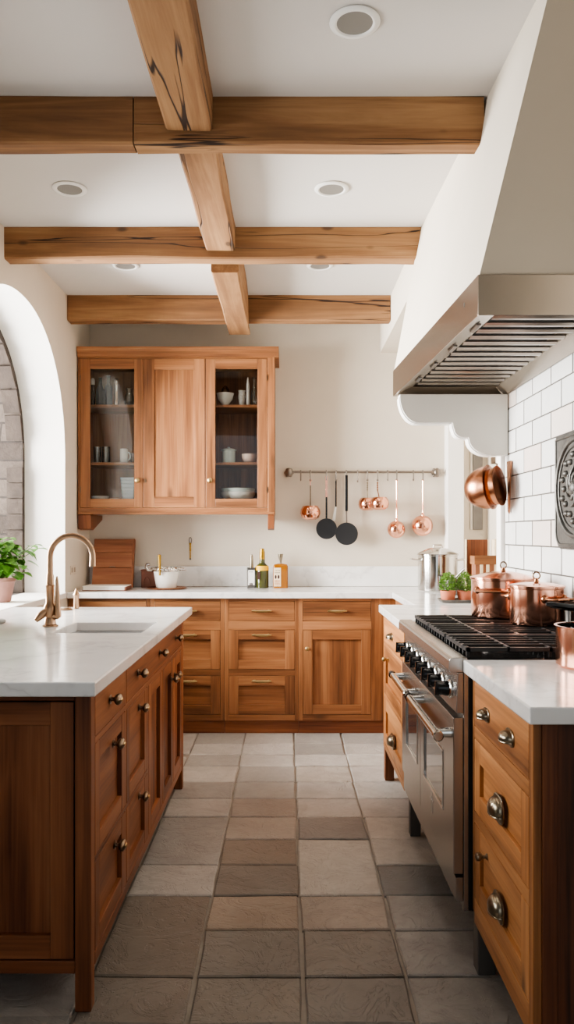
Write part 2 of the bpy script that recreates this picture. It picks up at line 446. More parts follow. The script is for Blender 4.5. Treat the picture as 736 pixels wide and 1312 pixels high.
# window in the arch
def window(name, y0, y1, z0, z1, x, bars):
    m = MB()
    m.box(x-.03, x+.03, y0, y0+.05, z0, z1, DARKST); m.box(x-.03, x+.03, y1-.05, y1, z0, z1, DARKST)
    m.box(x-.03, x+.03, y0, y1, z0, z0+.05, DARKST); m.box(x-.03, x+.03, y0, y1, z1-.05, z1, DARKST)
    for k in range(1, bars): 
        y = y0+(y1-y0)*k/bars; m.box(x-.015, x+.015, y-.012, y+.012, z0, z1, DARKST)
    w = m.build(name, kind='structure', bevel=.004)
    g = MB(); g.box(x-.003, x+.003, y0+.05, y1-.05, z0+.05, z1-.05, PANE); g.build('pane', w)
    return w
window('window_1', ACY-AR+.03, ACY+AR-.03, SILL, AZS+AZR, XL-.88, 3)
window('window_2', 1.5, 2.85, .95, 2.45, XL-.2, 3)  # added window out of view, opens the left wall for light
m = MB(); m.box(XL-.262, XL+.012, ACY-AR, ACY+AR, SILL-.03, SILL+.004, WHITEPL); m.build('trim_2', kind='structure', bevel=.004)

# floor: flagstones of uneven sizes in one mesh
m = MB(); m.box(-1.8, 1.8, YF, YB, -.06, -.012, FGROUT)
cols = [-1.5, -.9, -.58, -.27, .045, .35, .66, 1.0, 1.5]
yb = [-1.6, -1.2, -.8, -.4, -.05, .3, .65, 1.0, 1.3, 1.58, 1.82, 2.07, 2.296, 2.566, 2.81, 3.07, 3.326, 3.59, 3.84, 4.095, 4.376, 4.6, 4.84, 5.12, 5.4, 5.65]
pal = [(166, 163, 158), (156, 154, 150), (174, 172, 167), (162, 160, 156), (168, 164, 157), (150, 148, 144), (178, 176, 172)]
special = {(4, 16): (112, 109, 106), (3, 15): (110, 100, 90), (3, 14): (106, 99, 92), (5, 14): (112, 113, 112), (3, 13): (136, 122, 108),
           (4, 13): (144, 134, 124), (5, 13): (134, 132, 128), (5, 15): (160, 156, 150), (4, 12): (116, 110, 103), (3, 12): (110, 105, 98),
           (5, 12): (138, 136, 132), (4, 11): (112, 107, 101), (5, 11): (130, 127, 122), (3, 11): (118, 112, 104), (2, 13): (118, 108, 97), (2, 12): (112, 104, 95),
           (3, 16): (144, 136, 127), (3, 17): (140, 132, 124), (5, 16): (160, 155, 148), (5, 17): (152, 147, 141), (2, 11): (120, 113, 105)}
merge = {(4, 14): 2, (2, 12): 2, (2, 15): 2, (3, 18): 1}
for ci in range(len(cols)-1):
    ri = 0
    while ri < len(yb)-1:
        sp = merge.get((ci, ri), 1); r1 = min(ri+sp, len(yb)-1)
        g = .0045
        jit = lambda: random.uniform(-.004, .004)
        off = 0 if 2 <= ci <= 5 else random.uniform(-.05, .05)
        x0, x1 = cols[ci]+g, cols[ci+1]-g
        y0 = yb[ri]+g+off*(ri > 0); y1 = yb[r1]-g+off*(r1 < len(yb)-1)
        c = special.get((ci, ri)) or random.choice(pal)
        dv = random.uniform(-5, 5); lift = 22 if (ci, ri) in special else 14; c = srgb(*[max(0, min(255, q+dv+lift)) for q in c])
        dz = random.uniform(-.002, .0)
        # irregular edged slab: outline wobble, small worn chamfer
        nseg = 6; ring = []
        def edge(a, b):
            for q in range(nseg):
                t = q/nseg; x = a[0]+(b[0]-a[0])*t; y = a[1]+(b[1]-a[1])*t
                w = mnoise.noise(Vector((x*9, y*9, ci*3.1)))*.0035
                ring.append((x+w, y+mnoise.noise(Vector((x*9+40, y*9, ri)))*.0035))
        cn = [(x0+jit(), y0+jit()), (x1+jit(), y0+jit()), (x1+jit(), y1+jit()), (x0+jit(), y1+jit())]
        for q in range(4): edge(cn[q], cn[(q+1) % 4])
        cx, cy = (x0+x1)/2, (y0+y1)/2
        def ins(p, d):
            dx, dy = p[0]-cx, p[1]-cy
            return (cx+dx*(1-d/((x1-x0)/2)), cy+dy*(1-d/((y1-y0)/2)))
        rows = [[(p[0], p[1], -.03) for p in ring], [(p[0], p[1], dz-.004) for p in ring], [ins(p, .005)+(dz,) for p in ring]]
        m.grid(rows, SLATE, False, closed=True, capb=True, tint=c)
        ri = r1
fl = m.build('floor', kind='structure')

# chimney breast over the range (plaster, leaning faces) and soffit behind it
HN, HFAR, HB, HT = 2.50, 3.975, 2.0, 2.13      # hood near end, far end, bottom, steel top
XN, XF = .612, .540
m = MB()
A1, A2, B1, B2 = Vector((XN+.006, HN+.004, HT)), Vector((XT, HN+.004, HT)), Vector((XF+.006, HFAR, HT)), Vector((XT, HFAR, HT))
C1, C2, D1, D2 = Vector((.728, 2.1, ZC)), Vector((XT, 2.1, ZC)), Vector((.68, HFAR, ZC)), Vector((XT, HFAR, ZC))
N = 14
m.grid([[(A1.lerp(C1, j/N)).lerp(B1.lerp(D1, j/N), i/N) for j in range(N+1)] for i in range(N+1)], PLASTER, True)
m.poly([A1, A2, C2, C1], simple('shaded_plaster', srgb(186, 174, 156), .9, nz=(2.2, .03), spec=.2)); m.poly([B1, B2, D2, D1], PLASTER); m.poly([A1, A2, B2, B1], PLASTER); m.poly([A2, B2, D2, C2], PLASTER); m.poly([C1, C2, D2, D1], PLASTER)  # near face in darker plaster, shade put into its colour
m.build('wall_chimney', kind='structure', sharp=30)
m = MB(); m.box(.675, XR, HFAR+.001, YB, 2.61, ZC, PLASTER); m.build('trim_3', kind='structure')
# pilasters
m = MB(); m.box(1.14, 1.255, 5.53, YB, .921, 2.61, WHITEPL); m.build('trim_4', kind='structure', bevel=.003)
m = MB(); m.box(1.09, XR, 3.981, 4.06, .921, 2.61, WHITEPL); m.build('trim_5', kind='structure', bevel=.003)

# glazed wall tiles behind the range: one mesh of single tiles in half bond
m = MB(); m.box(XT-.006, XT-.001, .9, 3.978, .921, 2.03, GROUT)
th, tw = .1135, .25
for r in range(10):
    z0 = .905+r*th
    ph = 3.784 if r % 2 == 1 else 3.659
    y = ph+3*tw
    while y > .6:
        a, b = y-tw+.0055, y-.0055
        a2, b2 = max(a, .9), min(b, 3.974)
        if b2-a2 > .01:
            za, zb = max(z0+.003, .923), min(z0+th-.003, 2.03)
            q = random.uniform(-6, 5); c = (222+q, 222+q, 220+q)
            if random.random() < .07: c = (222, 210, 202)
            if abs(y-3.7) < .15 and r == 6: c = (222, 208, 200)
            dx = random.uniform(0, .002); t = srgb(*c)
            e = .003; x0 = XT-.006; x1 = XT-.0085-dx*.6
            rows = [[(x0, a2, za), (x0, b2, za), (x0, b2, zb), (x0, a2, zb)], [(x1+.001, a2, za), (x1+.001, b2, za), (x1+.001, b2, zb), (x1+.001, a2, zb)],
                    [(x1, a2+e, za+e), (x1, b2-e, za+e), (x1, b2-e, zb-e), (x1, a2+e, zb-e)]]
            m.grid(rows, TILE, False, closed=True, capb=True, tint=t)
        y -= tw
m.build('wall_splashback', kind='structure')
m = MB(); m.box(XL+.003, 1.139, YB-.022, YB-.001, .9215, 1.066, MARBLE); m.build('trim_6', kind='structure', bevel=.002)

# ------------------------------------------------------------------ beams and ceiling lights
def beam(label, x0, x1, y0, y1, z0, z1, axis, extra=None, group='exposed oak ceiling beams'):
    m = MB(); seed = random.uniform(0, 99)
    L = (x1-x0) if axis == 'x' else (y1-y0); n = max(6, int(L/.07))
    rows = []
    for i in range(n+1):
        t = i/n; w = [mnoise.noise(Vector((t*L*2.3+seed, k*7.7, 0)))*.006 for k in range(6)]
        if axis == 'x':
            x = x0+L*t; rows.append([(x, y0+w[0], z1), (x, y0+w[1], z0+.008+w[2]), (x, y0+.008+w[1], z0+w[2]), (x, y1-.008+w[3], z0+w[4]), (x, y1+w[3], z0+.008+w[4]), (x, y1+w[5], z1)])
        else:
            y = y0+L*t; rows.append([(x0+w[0], y, z1), (x0+w[1], y, z0+.008+w[2]), (x0+.008+w[1], y, z0+w[2]), (x1-.008+w[3], y, z0+w[4]), (x1+w[3], y, z0+.008+w[4]), (x1+w[5], y, z1)])
    m.grid(rows, BEAM[axis], False, closed=True, capa=True, capb=True)
    if extra: m.box(*extra, BEAM[axis])
    return tag(m.build('ceiling_beam'), label, 'beam', group)
ZT = ZC-.001
beam('nearest oak cross beam, its longer right section up to the hood wall', -.543, .698, 2.765, 2.848, 2.682, ZT, 'x')
beam('nearest oak cross beam, its left section beyond the butt joint', XL+.002, -.547, 2.762, 2.848, 2.682, ZT, 'x')
beam('middle oak cross beam spanning wall to wall with a long dark crack', XL-.03, .675, 3.94, 4.04, 2.693, ZT, 'x')
beam('farthest and shortest looking oak cross beam close to the back wall', XL+.002, .672, 5.065, 5.165, 2.686, ZT, 'x')
beam('lengthwise oak beam nearest the camera running into first cross beam', -.428, -.265, 0.2, 2.757, 2.723, ZT, 'y')
beam('lengthwise oak beam between the nearest and middle cross beams', -.41, -.262, 2.856, 3.932, 2.725, ZT, 'y')
o = beam('lengthwise oak beam at the back passing under the last cross beam', -.395, -.25, 4.048, 5.057, 2.655, ZT, 'y', extra=(-.393, -.252, 5.04, 5.32, 2.657, 2.68))
m = MB()
def downlight(x, y, label):
    t = thing('ceiling_light', label, 'ceiling light', (x, y, ZC-.001), group='recessed ceiling lights')
    m = MB(); M = T(x, y, ZC-.001) @ R(PI, 'X')
    m.lathe([(.056, 0), (.076, 0), (.077, .004), (.072, .008), (.06, .009), (.055, .006), (.05, 0.0)], TRIMW, M, 40); m.build('trim_ring', t)
    m = MB(); m.lathe([(.0549, .0055), (.046, .003), (.044, .001), (.054, .001)], simple('baffle_grey', srgb(120, 117, 112), .5), M, 40); m.build('baffle', t); m = MB(); m.lathe([(0, .001), (.0435, .001), (.04, .003), (0, .0035)], LENS, M, 40); m.build('lens', t)
downlight(.205, 2.36, 'largest looking recessed white ceiling light, nearest the camera')
downlight(-.975, 3.5, 'recessed white ceiling light left of the lengthwise beam between cross beams')
downlight(.2, 3.5, 'recessed white ceiling light right of the lengthwise beam, second from camera')
downlight(.19, 4.5, 'small far recessed ceiling light peeking behind the middle cross beam, right side')
downlight(-.93, 4.5, 'small far recessed ceiling light peeking behind the middle cross beam, left side')

# ------------------------------------------------------------------ joinery helpers
def fbox(mb, F, u0, u1, v0, v1, w0, w1, mat): mb.box(u0, u1, v0, v1, w0, w1, mat, F)
def front(kind, plane, u0, u1, v0, v1, name, parent, W, style='shaker', fw=.055, panel='u', rec=.011, top=None):
    F = face_to(kind, plane); ua = UAX[kind]; g = .002
    u0 += g; u1 -= g; v0 += g; v1 -= g; m = MB()
    if style == 'slab':
        fbox(m, F, u0, u1, v0, v1, -.018, 0, W[ua])
    else:
        ft = top or fw
        fbox(m, F, u0, u0+fw, v0, v1, -.018, 0, W['z']); fbox(m, F, u1-fw, u1, v0, v1, -.018, 0, W['z'])
        fbox(m, F, u0+fw, u1-fw, v0, v0+fw, -.018, -.0003, W[ua]); fbox(m, F, u0+fw, u1-fw, v1-ft, v1, -.018, -.0003, W[ua])
        if panel: fbox(m, F, u0+fw, u1-fw, v0+fw, v1-ft, -.018, -rec, W[ua if panel == 'u' else 'z'])
    return m.build(name, parent, bevel=.0018)
def bar_pull(kind, plane, u, v, parent, mat=BRASS, w=.128):
    F = face_to(kind, plane); m = MB()
    pts = []; rr = []
    for i in range(13):
        t = -1+2*i/12; pts.append(F @ Vector((u+t*w/2, v, .022-.004*t*t))); rr.append(.0075*(1-.35*abs(t)**3))
    m.tube(pts, rr, mat, 10)
    for sgn in (-1, 1): m.lathe([(.009, 0), (.008, .004), (.0045, .008), (.0045, .02), (0, .021)], mat, F @ T(u+sgn*w*.36, v, 0), 14)
    # flattened lip that hides the fingers
    m.ell((0, 0, 0), (w*.44, .009, .006), mat, 16, 8, F @ T(u, v-.002, .02))
    return m.build('pull', parent)
def knob(kind, plane, u, v, parent, mat=BRASS, r=.015):
    F = face_to(kind, plane); m = MB()
    m.lathe([(0, 0), (r*.75, 0), (r*.75, .003), (r*.4, .006), (r*.4, .014), (r*.8, .018), (r, .024), (r*.9, .030), (r*.5, .034), (0, .035)], mat, F @ T(u, v, 0), 20)
    return m.build('knob', parent)
def oval_knob(kind, plane, u, v, parent, mat=KNOBBR):
    F = face_to(kind, plane) @ T(u, v, 0); m = MB()
    m.ell((0, 0, .0015), (.02, .014, .0025), mat, 16, 6, F)
    m.lathe([(.008, 0), (.006, .008), (.007, .016), (0, .017)], mat, F, 14)
    m.ell((0, 0, .025), (.030, .017, .012), mat, 18, 10, F)
    m.ell((0, 0, .033), (.015, .008, .006), BRASS, 14, 8, F)
    return m.build('knob', parent)
def cup_pull(kind, plane, u, v, parent, mat=NICKEL, a=.045, h=.03):
    F = face_to(kind, plane) @ T(u, v, 0); m = MB()
    # back plate: rounded
    out = []
    for i in range(28):
        t = 2*PI*i/28; c, q = math.cos(t), math.sin(t)
        out.append((a*1.08*math.copysign(abs(c)**.75, c), h*1.1*math.copysign(abs(q)**.75, q)))
    rows = [[F @ Vector((p[0], p[1], 0)) for p in out], [F @ Vector((p[0], p[1], .003)) for p in out], [F @ Vector((p[0]*.93, p[1]*.93, .005)) for p in out]]
    m.grid(rows, mat, False, closed=True, capa=True, capb=True)
    # hooded cup, open at the bottom
    k, n = 10, 16
    for sc_, dw in ((1.0, 0), (.9, 0)):
        rows = []
        for i in range(k+1):
            p = -.45+(PI/2+.45)*i/k
            rows.append([F @ Vector((a*.92*sc_*math.cos(PI*j/n)*math.cos(p), h*.95*sc_*math.sin(p), .004+.026*sc_*math.sin(PI*j/n)*math.cos(p))) for j in range(n+1)])
        m.grid(rows, mat, True)
    p = -.45
    m.tube([F @ Vector((a*.92*math.cos(PI*j/n)*math.cos(p), h*.95*math.sin(p), .004+.026*math.sin(PI*j/n)*math.cos(p))) for j in range(n+1)], .0022, mat, 8)
    return m.build('pull', parent)

# ------------------------------------------------------------------ back run of base cabinets
YC = 5.08
def back_unit(u0, u1, label, fronts, stile_l=.025, stile_r=.025, extra=None):
    t = thing('base_cabinet', label, 'cabinet', ((u0+u1)/2, YC+.3, 0))
    m = MB(); F = face_to('-Y', YC)
    m.box(u0, u1, YC+.0185, YB-.005, .084, .8805, CH['z'])
    fbox(m, F, u0, u0+stile_l, .084, .8805, -.02, 0, CH['z']); fbox(m, F, u1-stile_r, u1, .084, .8805, -.02, 0, CH['z'])
    for (a, b) in ((.863, .8805), (.675, .733), (.084, .122)): fbox(m, F, u0+stile_l, u1-stile_r, a, b, -.02, 0, CH['x'])
    a0, a1 = u0+stile_l, u1-stile_r
    if fronts != 'door': fbox(m, F, a0, a1, .376, .416, -.02, 0, CH['x'])
    m.build('carcass', t, bevel=.0015)
    m = MB(); m.box(u0, u1, YC+.012, YC+.05, 0, .0835, RD['x']); m.build('plinth', t, bevel=.002)
    d = front('-Y', YC, a0, a1, .733, .863, 'drawer', t, CH, 'slab')
    bar_pull('-Y', YC, (a0+a1)/2, .80, d)
    if fronts == 'door':
        d = front('-Y', YC, a0, a1, .122, .675, 'door', t, CH, fw=.062, panel='v'); knob('-Y', YC, a0+.03, .555, d)
    else:
        for (b, c) in ((.416, .675), (.122, .376)):
            d = front('-Y', YC, a0, a1, b, c, 'drawer', t, CH, fw=.062, panel='u', rec=.013)
            bar_pull('-Y', YC, (a0+a1)/2, c-.032, d)
    return t
back_unit(-1.425, -.8905, 'wooden base cabinet in the far left corner, mostly hidden behind the island', 'drawers', .05)
back_unit(-.8895, -.4075, 'wooden three drawer base cabinet half hidden behind the island corner', 'drawers')
back_unit(-.4065, .0765, 'wooden three drawer base cabinet on back wall with brass bar pulls, fully in view', 'drawers')
back_unit(.0775, .704, 'wooden base cabinet with one drawer above a single panelled door', 'door', .025, .155)
# cabinet under the short return of the worktop
t = thing('base_cabinet', 'wooden corner base cabinet under the worktop return by the herb pots', 'cabinet', (1.0, 4.6, 0))
m = MB(); m.box(.725, 1.445, 4.19, YC-.002, .084, .8805, CH['z']); F = face_to('-X', .725)
m.box(.7055, .7245, 4.19, YC-.002, .084, .8805, CH['z']); m.build('carcass', t, bevel=.002)
m = MB(); m.box(.74, .76, 4.19, YC, 0, .0835, RD['y']); m.build('plinth', t, bevel=.002)
# worktop: L shape
m = MB(); m.prism([(-1.427, 5.052), (.685, 5.052), (.685, 4.182), (1.447, 4.182), (1.447, 5.648), (-1.427, 5.648)], .881, .92, 'z', MARBLE)
tag(m.build('worktop', bevel=.004), 'long L-shaped white marble worktop along the back wall', 'worktop')

# ------------------------------------------------------------------ island
IX, IY = -.535, 2.12
t = isl = thing('kitchen_island', 'large dark cherry island with sink, knobbed drawers and doors on its side', 'island', (-.98, 3.0, 0))
m = MB()
# shell: front panel frame, legs, side frame, back, bottom (hollow inside for the sink)
x0, x1, y0, y1, zb = XL+.02, IX, IY, 4.0, .10
m.box(x0, x1-.022, y1-.02, y1, zb, .8805, RD['z']); m.box(x0, x1-.02, y0+.03, y1-.02, zb, zb+.02, RD['y'])
m.box(x0, x0+.02, y0+.03, y1-.02, zb+.02, .8805, RD['z'])
# side face frame
F = face_to('+X', IX)
for a, b in ((2.16, 2.175), (2.578, 2.602), (2.985, 3.02), (3.342, 3.362), (3.652, 3.672), (3.955, 3.97)): fbox(m, F, a, b, zb, .8805, -.02, -.0005, RD['z'])
for a, b in ((.868, .8805), (.715, .733), (.10, .135)): fbox(m, F, 2.175, 3.96, a, b, -.02, 0, RD['y'])
fbox(m, F, 2.175, 2.99, .385, .40, -.02, 0, RD['y'])
# dark board behind the fronts
fbox(m, F, 2.17, 3.98, zb, .88, -.03, -.021, RD['z'])
m.build('carcass', t, bevel=.0015)
def leg(x0, x1, y0, y1, z1, mat, parent, z0=0, name='leg'):
    m = MB(); m.box(x0, x1, y0, y1, z0, z1, mat); return m.build(name, parent, bevel=.003)
leg(IX-.042, IX+.002, IY, IY+.04, .8805, RD['z'], isl); leg(IX-.042, IX+.002, 3.97, 4.012, .8805, RD['z'], isl)
leg(XL+.02, XL+.07, IY, IY+.045, .8805, RD['z'], isl)
# front face: apron, framed panel, bottom rail
F = face_to('-Y', IY+.008); m = MB()
fbox(m, F, XL+.072, IX-.044, .845, .8805, -.03, 0, RD['x']); m.build('top_rail', isl, bevel=.002)
m = MB(); fbox(m, F, XL+.072, IX-.044, .10, .135, -.03, 0, RD['x']); m.build('bottom_rail', isl, bevel=.002)
for a, b in ((-1.355, -.972), (-.968, IX-.046)):
    p = front('-Y', IY+.010, a, b, .137, .843, 'panel', isl, RD, fw=.064, panel='v', rec=.012)
# drawers and doors on the side
def isl_front(a, b, c, d, nm, style, kn, pan='u'):
    q = front('+X', IX, a, b, c, d, nm, isl, RD, style, fw=.052, panel=pan, rec=.014)
    for (u, v) in kn: oval_knob('+X', IX, u, v, q)
isl_front(2.175, 2.578, .733, .868, 'drawer', 'slab', [(2.36, .80)])
isl_front(2.602, 3.955, .733, .868, 'drawer', 'slab', [(2.80, .80), (3.28, .80), (3.75, .80)])
isl_front(2.175, 2.578, .40, .715, 'drawer', 'shaker', [(2.40, .655)])
isl_front(2.175, 2.578, .135, .385, 'drawer', 'shaker', [(2.42, .335)])
isl_front(2.602, 2.985, .40, .715, 'drawer', 'shaker', [(2.82, .672)])
isl_front(2.602, 2.985, .135, .385, 'drawer', 'shaker', [(2.82, .352)])
isl_front(3.02, 3.342, .135, .715, 'door', 'shaker', [], 'v')
isl_front(3.362, 3.652, .135, .715, 'door', 'shaker', [(3.60, .63)], 'v')
isl_front(3.672, 3.955, .135, .715, 'door', 'shaker', [(3.71, .63)], 'v')
# island worktop with sink cut-out
sx0, sx1, sy0, sy1 = -.905, -.562, 2.99, 3.36
m = MB(); ix0, ix1, iy0, iy1 = XL+.004, -.492, 2.0, 4.05
xs = [ix0, sx0, sx1, ix1]; ys = [iy0, sy0, sy1, iy1]; z0, z1 = .8815, .92
for i in range(3):
    for j in range(3):
        if i == 1 and j == 1: continue
        for z in (z0, z1): m.poly([(xs[i], ys[j], z), (xs[i+1], ys[j], z), (xs[i+1], ys[j+1], z), (xs[i], ys[j+1], z)], MARBLE)
for (a, b) in zip([(ix0, iy0), (ix1, iy0), (ix1, iy1), (ix0, iy1)], [(ix1, iy0), (ix1, iy1), (ix0, iy1), (ix0, iy0)]):
    ks = [a, b]
    pts = sorted(set([a, b]), key=lambda p: (p != a))
    mids = [a] + ([(x, a[1]) for x in (xs[1:3] if a[0] < b[0] else xs[2:0:-1])] if a[1] == b[1] else [(a[0], y) for y in (ys[1:3] if a[1] < b[1] else ys[2:0:-1])]) + [b]
    for p, q in zip(mids, mids[1:]): m.poly([(p[0], p[1], z0), (q[0], q[1], z0), (q[0], q[1], z1), (p[0], p[1], z1)], MARBLE)
for p, q in (((sx0, sy0), (sx1, sy0)), ((sx1, sy0), (sx1, sy1)), ((sx1, sy1), (sx0, sy1)), ((sx0, sy1), (sx0, sy0))):
    m.poly([(p[0], p[1], z0), (q[0], q[1], z0), (q[0], q[1], z1), (p[0], p[1], z1)], MARBLE)
tag(m.build('island_worktop', bevel=.004, weld=True), 'thick white marble worktop on the island, cut out for the sink', 'worktop')
# sink
t = thing('sink', 'white undermounted sink sunk in the island worktop', 'sink', ((sx0+sx1)/2, (sy0+sy1)/2, .70))
m = MB()
def rr(x0, x1, y0, y1, r, z, n=6):
    p = []
    for cx, cy, a0 in ((x1-r, y1-r, 0), (x0+r, y1-r, PI/2), (x0+r, y0+r, PI), (x1-r, y0+r, 1.5*PI)):
        for i in range(n+1): p.append((cx+r*math.cos(a0+PI/2*i/n), cy+r*math.sin(a0+PI/2*i/n), z))
    return p
e = .012
m.grid([rr(sx0-e, sx1+e, sy0-e, sy1+e, .02, .8808), rr(sx0-e, sx1+e, sy0-e, sy1+e, .02, .69), ], SINKM, True, closed=True, capb=True)
m.grid([rr(sx0-e, sx1+e, sy0-e, sy1+e, .02, .8808), rr(sx0-.002, sx1+.002, sy0-.002, sy1+.002, .02, .8808), rr(sx0, sx1, sy0, sy1, .02, .872), rr(sx0+.004, sx1-.004, sy0+.004, sy1-.004, .025, .73), rr(sx0+.03, sx1-.03, sy0+.03, sy1-.03, .03, .705)], SINKM, True, closed=True, capb=True)
m.build('basin', t)
m = MB(); m.lathe([(0, 0), (.035, 0), (.04, .003), (.03, .006), (.01, .004), (0, .004)], CHROME, T((sx0+sx1)/2, (sy0+sy1)/2, .7055), 24); m.build('drain', t)
# faucet
fx, fy = -.975, 3.21
t = thing('faucet', 'champagne bronze gooseneck faucet beside the island sink', 'faucet', (fx, fy, .921))
m = MB()
m.lathe([(.032, 0), (.032, .004), (.024, .008), (.022, .03), (.019, .036), (.023, .045), (.027, .07), (.024, .085), (.0175, .095), (.0175, .16), (.0185, .162), (.0185, .168), (.015, .172), (.015, .205), (.0125, .215), (0, .216)], BRONZE, T(fx, fy, .921), 28); m.build('body', t)
m = MB(); ra = .088; pts = [(fx, fy, .92+z) for z in (.2, .23, .26, .285)]
cz = .92+.285
for i in range(1, 17):
    a = PI*i/16*1.03; pts.append((fx+ra-ra*math.cos(a), fy, cz+ra*math.sin(a)))
lx, ly, lz = pts[-1]; pts += [(lx-.001, fy, lz-.02), (lx-.001, fy, lz-.03)]
m.tube(pts, [.0118]*(len(pts)-2)+[.0125, .0135], BRONZE, 16); m.build('spout', t)
m = MB(); M = T(fx+.036, fy-.012, .97)
m.tube([M @ Vector(p) for p in ((-.03, .012, -.01), (-.005, .004, -.008), (.004, 0, .0))], [.013, .013, .012], BRONZE, 14)
m.lathe([(.012, -.012), (.0135, 0), (.0115, .02), (.009, .09), (.006, .14), (.0035, .155), (0, .158)], BRONZE, M @ R(-.03, 'Y'), 18)
m.build('lever', t)
m = MB(); m.tube([(fx-.012, fy-.01, .985), (fx-.03, fy-.022, .968), (fx-.05, fy-.03, .945)], [.013, .017, .009], BRONZE, 12); m.build('wing_tap', t)
# soap pump at the far edge of the island
px_, py_ = -1.07, 3.96
t = thing('soap_pump', 'short pointed bronze soap pump behind the faucet at island edge', 'soap pump', (px_, py_, .921))
m = MB(); m.lathe([(.012, 0), (.014, .002), (.0135, .06), (.016, .066), (.016, .072), (.011, .08), (.005, .098), (0, .102)], BRONZE, T(px_, py_, .9215), 20); m.build('pump', t)
m = MB(); m.lathe([(.04, -.0003), (.042, .004), (.034, .009), (0, .010)], BRONZE, T(px_-.045, py_-.06, .9215), 24); m.build('base', t)
m = MB(); m.lathe([(.0, 0), (.075, 0), (.08, .004), (.08, .012), (.074, .015), (0, .015)], STONEGREY, T(-1.275, 3.3, .9212), 36)
tag(m.build('trivet'), 'round grey stone trivet lying on the island at the left', 'trivet')

# ------------------------------------------------------------------ right-hand cabinets either side of the range
XA = .56                     # near cabinet face
y0, y1 = 1.775, 2.352
t = near = thing('base_cabinet', 'wooden drawer cabinet right of the range with cup pulls, nearest the camera', 'cabinet', (.85, 2.05, 0))
m = MB(); F = face_to('-X', XA)
m.box(XA+.0185, XT-.005, y0+.02, y1, .17, .8805, HNY['z'])
fbox(m, F, y0, y0+.03, .14, .8805, -.02, 0, HNY['z']); fbox(m, F, y1-.022, y1, .17, .8805, -.02, 0, HNY['z'])
for a, b in ((.862, .8805), (.692, .728), (.44, .474), (.14, .215)): fbox(m, F, y0+.03, y1-.022, a, b, -.02, 0, HNY['y'])
m.build('carcass', t, bevel=.0015)
# framed end panel facing the camera, its dark wood stands in for shade
F2 = face_to('-Y', y0); m = MB(); a, b = XA+.0205, XT-.005
fbox(m, F2, a, a+.035, 0, .8805, -.019, .002, DKW['z']); fbox(m, F2, a+.036, a+.085, 0, .8805, -.019, -.002, DKW['z']); fbox(m, F2, b-.06, b, 0, .8805, -.019, -.001, DKW['z'])
fbox(m, F2, a+.086, b-.06, .82, .8805, -.019, -.002, DKW['x']); fbox(m, F2, a+.086, b-.06, 0, .12, -.019, -.002, DKW['x'])
fbox(m, F2, a+.086, b-.06, .12, .82, -.019, -.012, DKW['z'])
ep = m.build('end_panel', t, bevel=.0015); ep['label'] = 'framed end panel with shade in its dark wood tone'
d = front('-X', XA, y0+.03, y1-.022, .728, .862, 'drawer', t, HNY, 'slab'); cup_pull('-X', XA, 2.185, .793, d, a=.03, h=.018); cup_pull('-X', XA, 1.955, .79, d, a=.034, h=.02)
d = front('-X', XA, y0+.03, y1-.022, .474, .692, 'drawer', t, HNY, fw=.06, panel='u'); cup_pull('-X', XA, 2.06, .575, d, a=.046, h=.034)
d = front('-X', XA, y0+.03, y1-.022, .215, .44, 'drawer', t, HNY, fw=.06, panel='u'); cup_pull('-X', XA, 2.06, .315, d, a=.046, h=.034); knob('-X', XA, 2.18, .398, d, NICKEL, .012)
lg = leg(XA+.002, XA+.055, y1-.0, y1-.055, .1695, GREYLEG, t, name='foot'); lg['label'] = 'square foot greyed as if in shade'  # grey colour stands for the shadow on this foot
leg(XA+.002, XA+.05, y0+.021, y0+.07, .1395, HNY['z'], t, name='foot')
m = MB(); m.box(.532, XT-.0135, 1.71, 2.356, .881, .92, MARBLE); tag(m.build('worktop', bevel=.004), 'white marble worktop on the near right cabinet, holding a copper saucepan', 'worktop')
XB2 = .515
y0, y1 = 3.434, 4.165
t = far = thing('base_cabinet', 'bright honey wooden drawer cabinet just beyond the range, left of it', 'cabinet', (.8, 3.8, 0))
m = MB(); F = face_to('-X', XB2)
m.box(XB2+.0185, XT-.002, y0, y1-.02, .17, .8805, HNY['z'])
fbox(m, F, y0, y0+.022, .17, .8805, -.02, 0, HNY['z']); fbox(m, F, y1-.035, y1, .17, .8805, -.02, 0, HNY['z'])
for a, b in ((.862, .8805), (.71, .728), (.44, .46), (.17, .2)): fbox(m, F, y0+.022, y1-.035, a, b, -.02, 0, HNY['y'])
m.box(XB2+.0205, XT-.002, y1-.019, y1, .17, .8805, HNY['z'])
m.build('carcass', t, bevel=.0015)
d = front('-X', XB2, y0+.022, y1-.035, .728, .862, 'drawer', t, HNY, 'slab'); cup_pull('-X', XB2, 3.83, .795, d, a=.04, h=.018)
d = front('-X', XB2, y0+.022, y1-.035, .46, .71, 'drawer', t, HNY, fw=.06, panel='u'); knob('-X', XB2, 3.95, .665, d, BRASS, .013)
d = front('-X', XB2, y0+.022, y1-.035, .2, .44, 'drawer', t, HNY, fw=.06, panel='u'); cup_pull('-X', XB2, 3.8, .29, d, a=.05, h=.034)
leg(XB2+.002, XB2+.05, y1-.055, y1-.002, .1695, RD['z'], t, name='foot')
m = MB(); m.box(.492, XT-.0135, 3.428, 3.979, .881, .92, MARBLE); m.box(.492, 1.088, 3.979, 4.178, .881, .92, MARBLE)
tag(m.build('worktop', bevel=.003), 'short white marble worktop between the range and the herb pots', 'worktop')

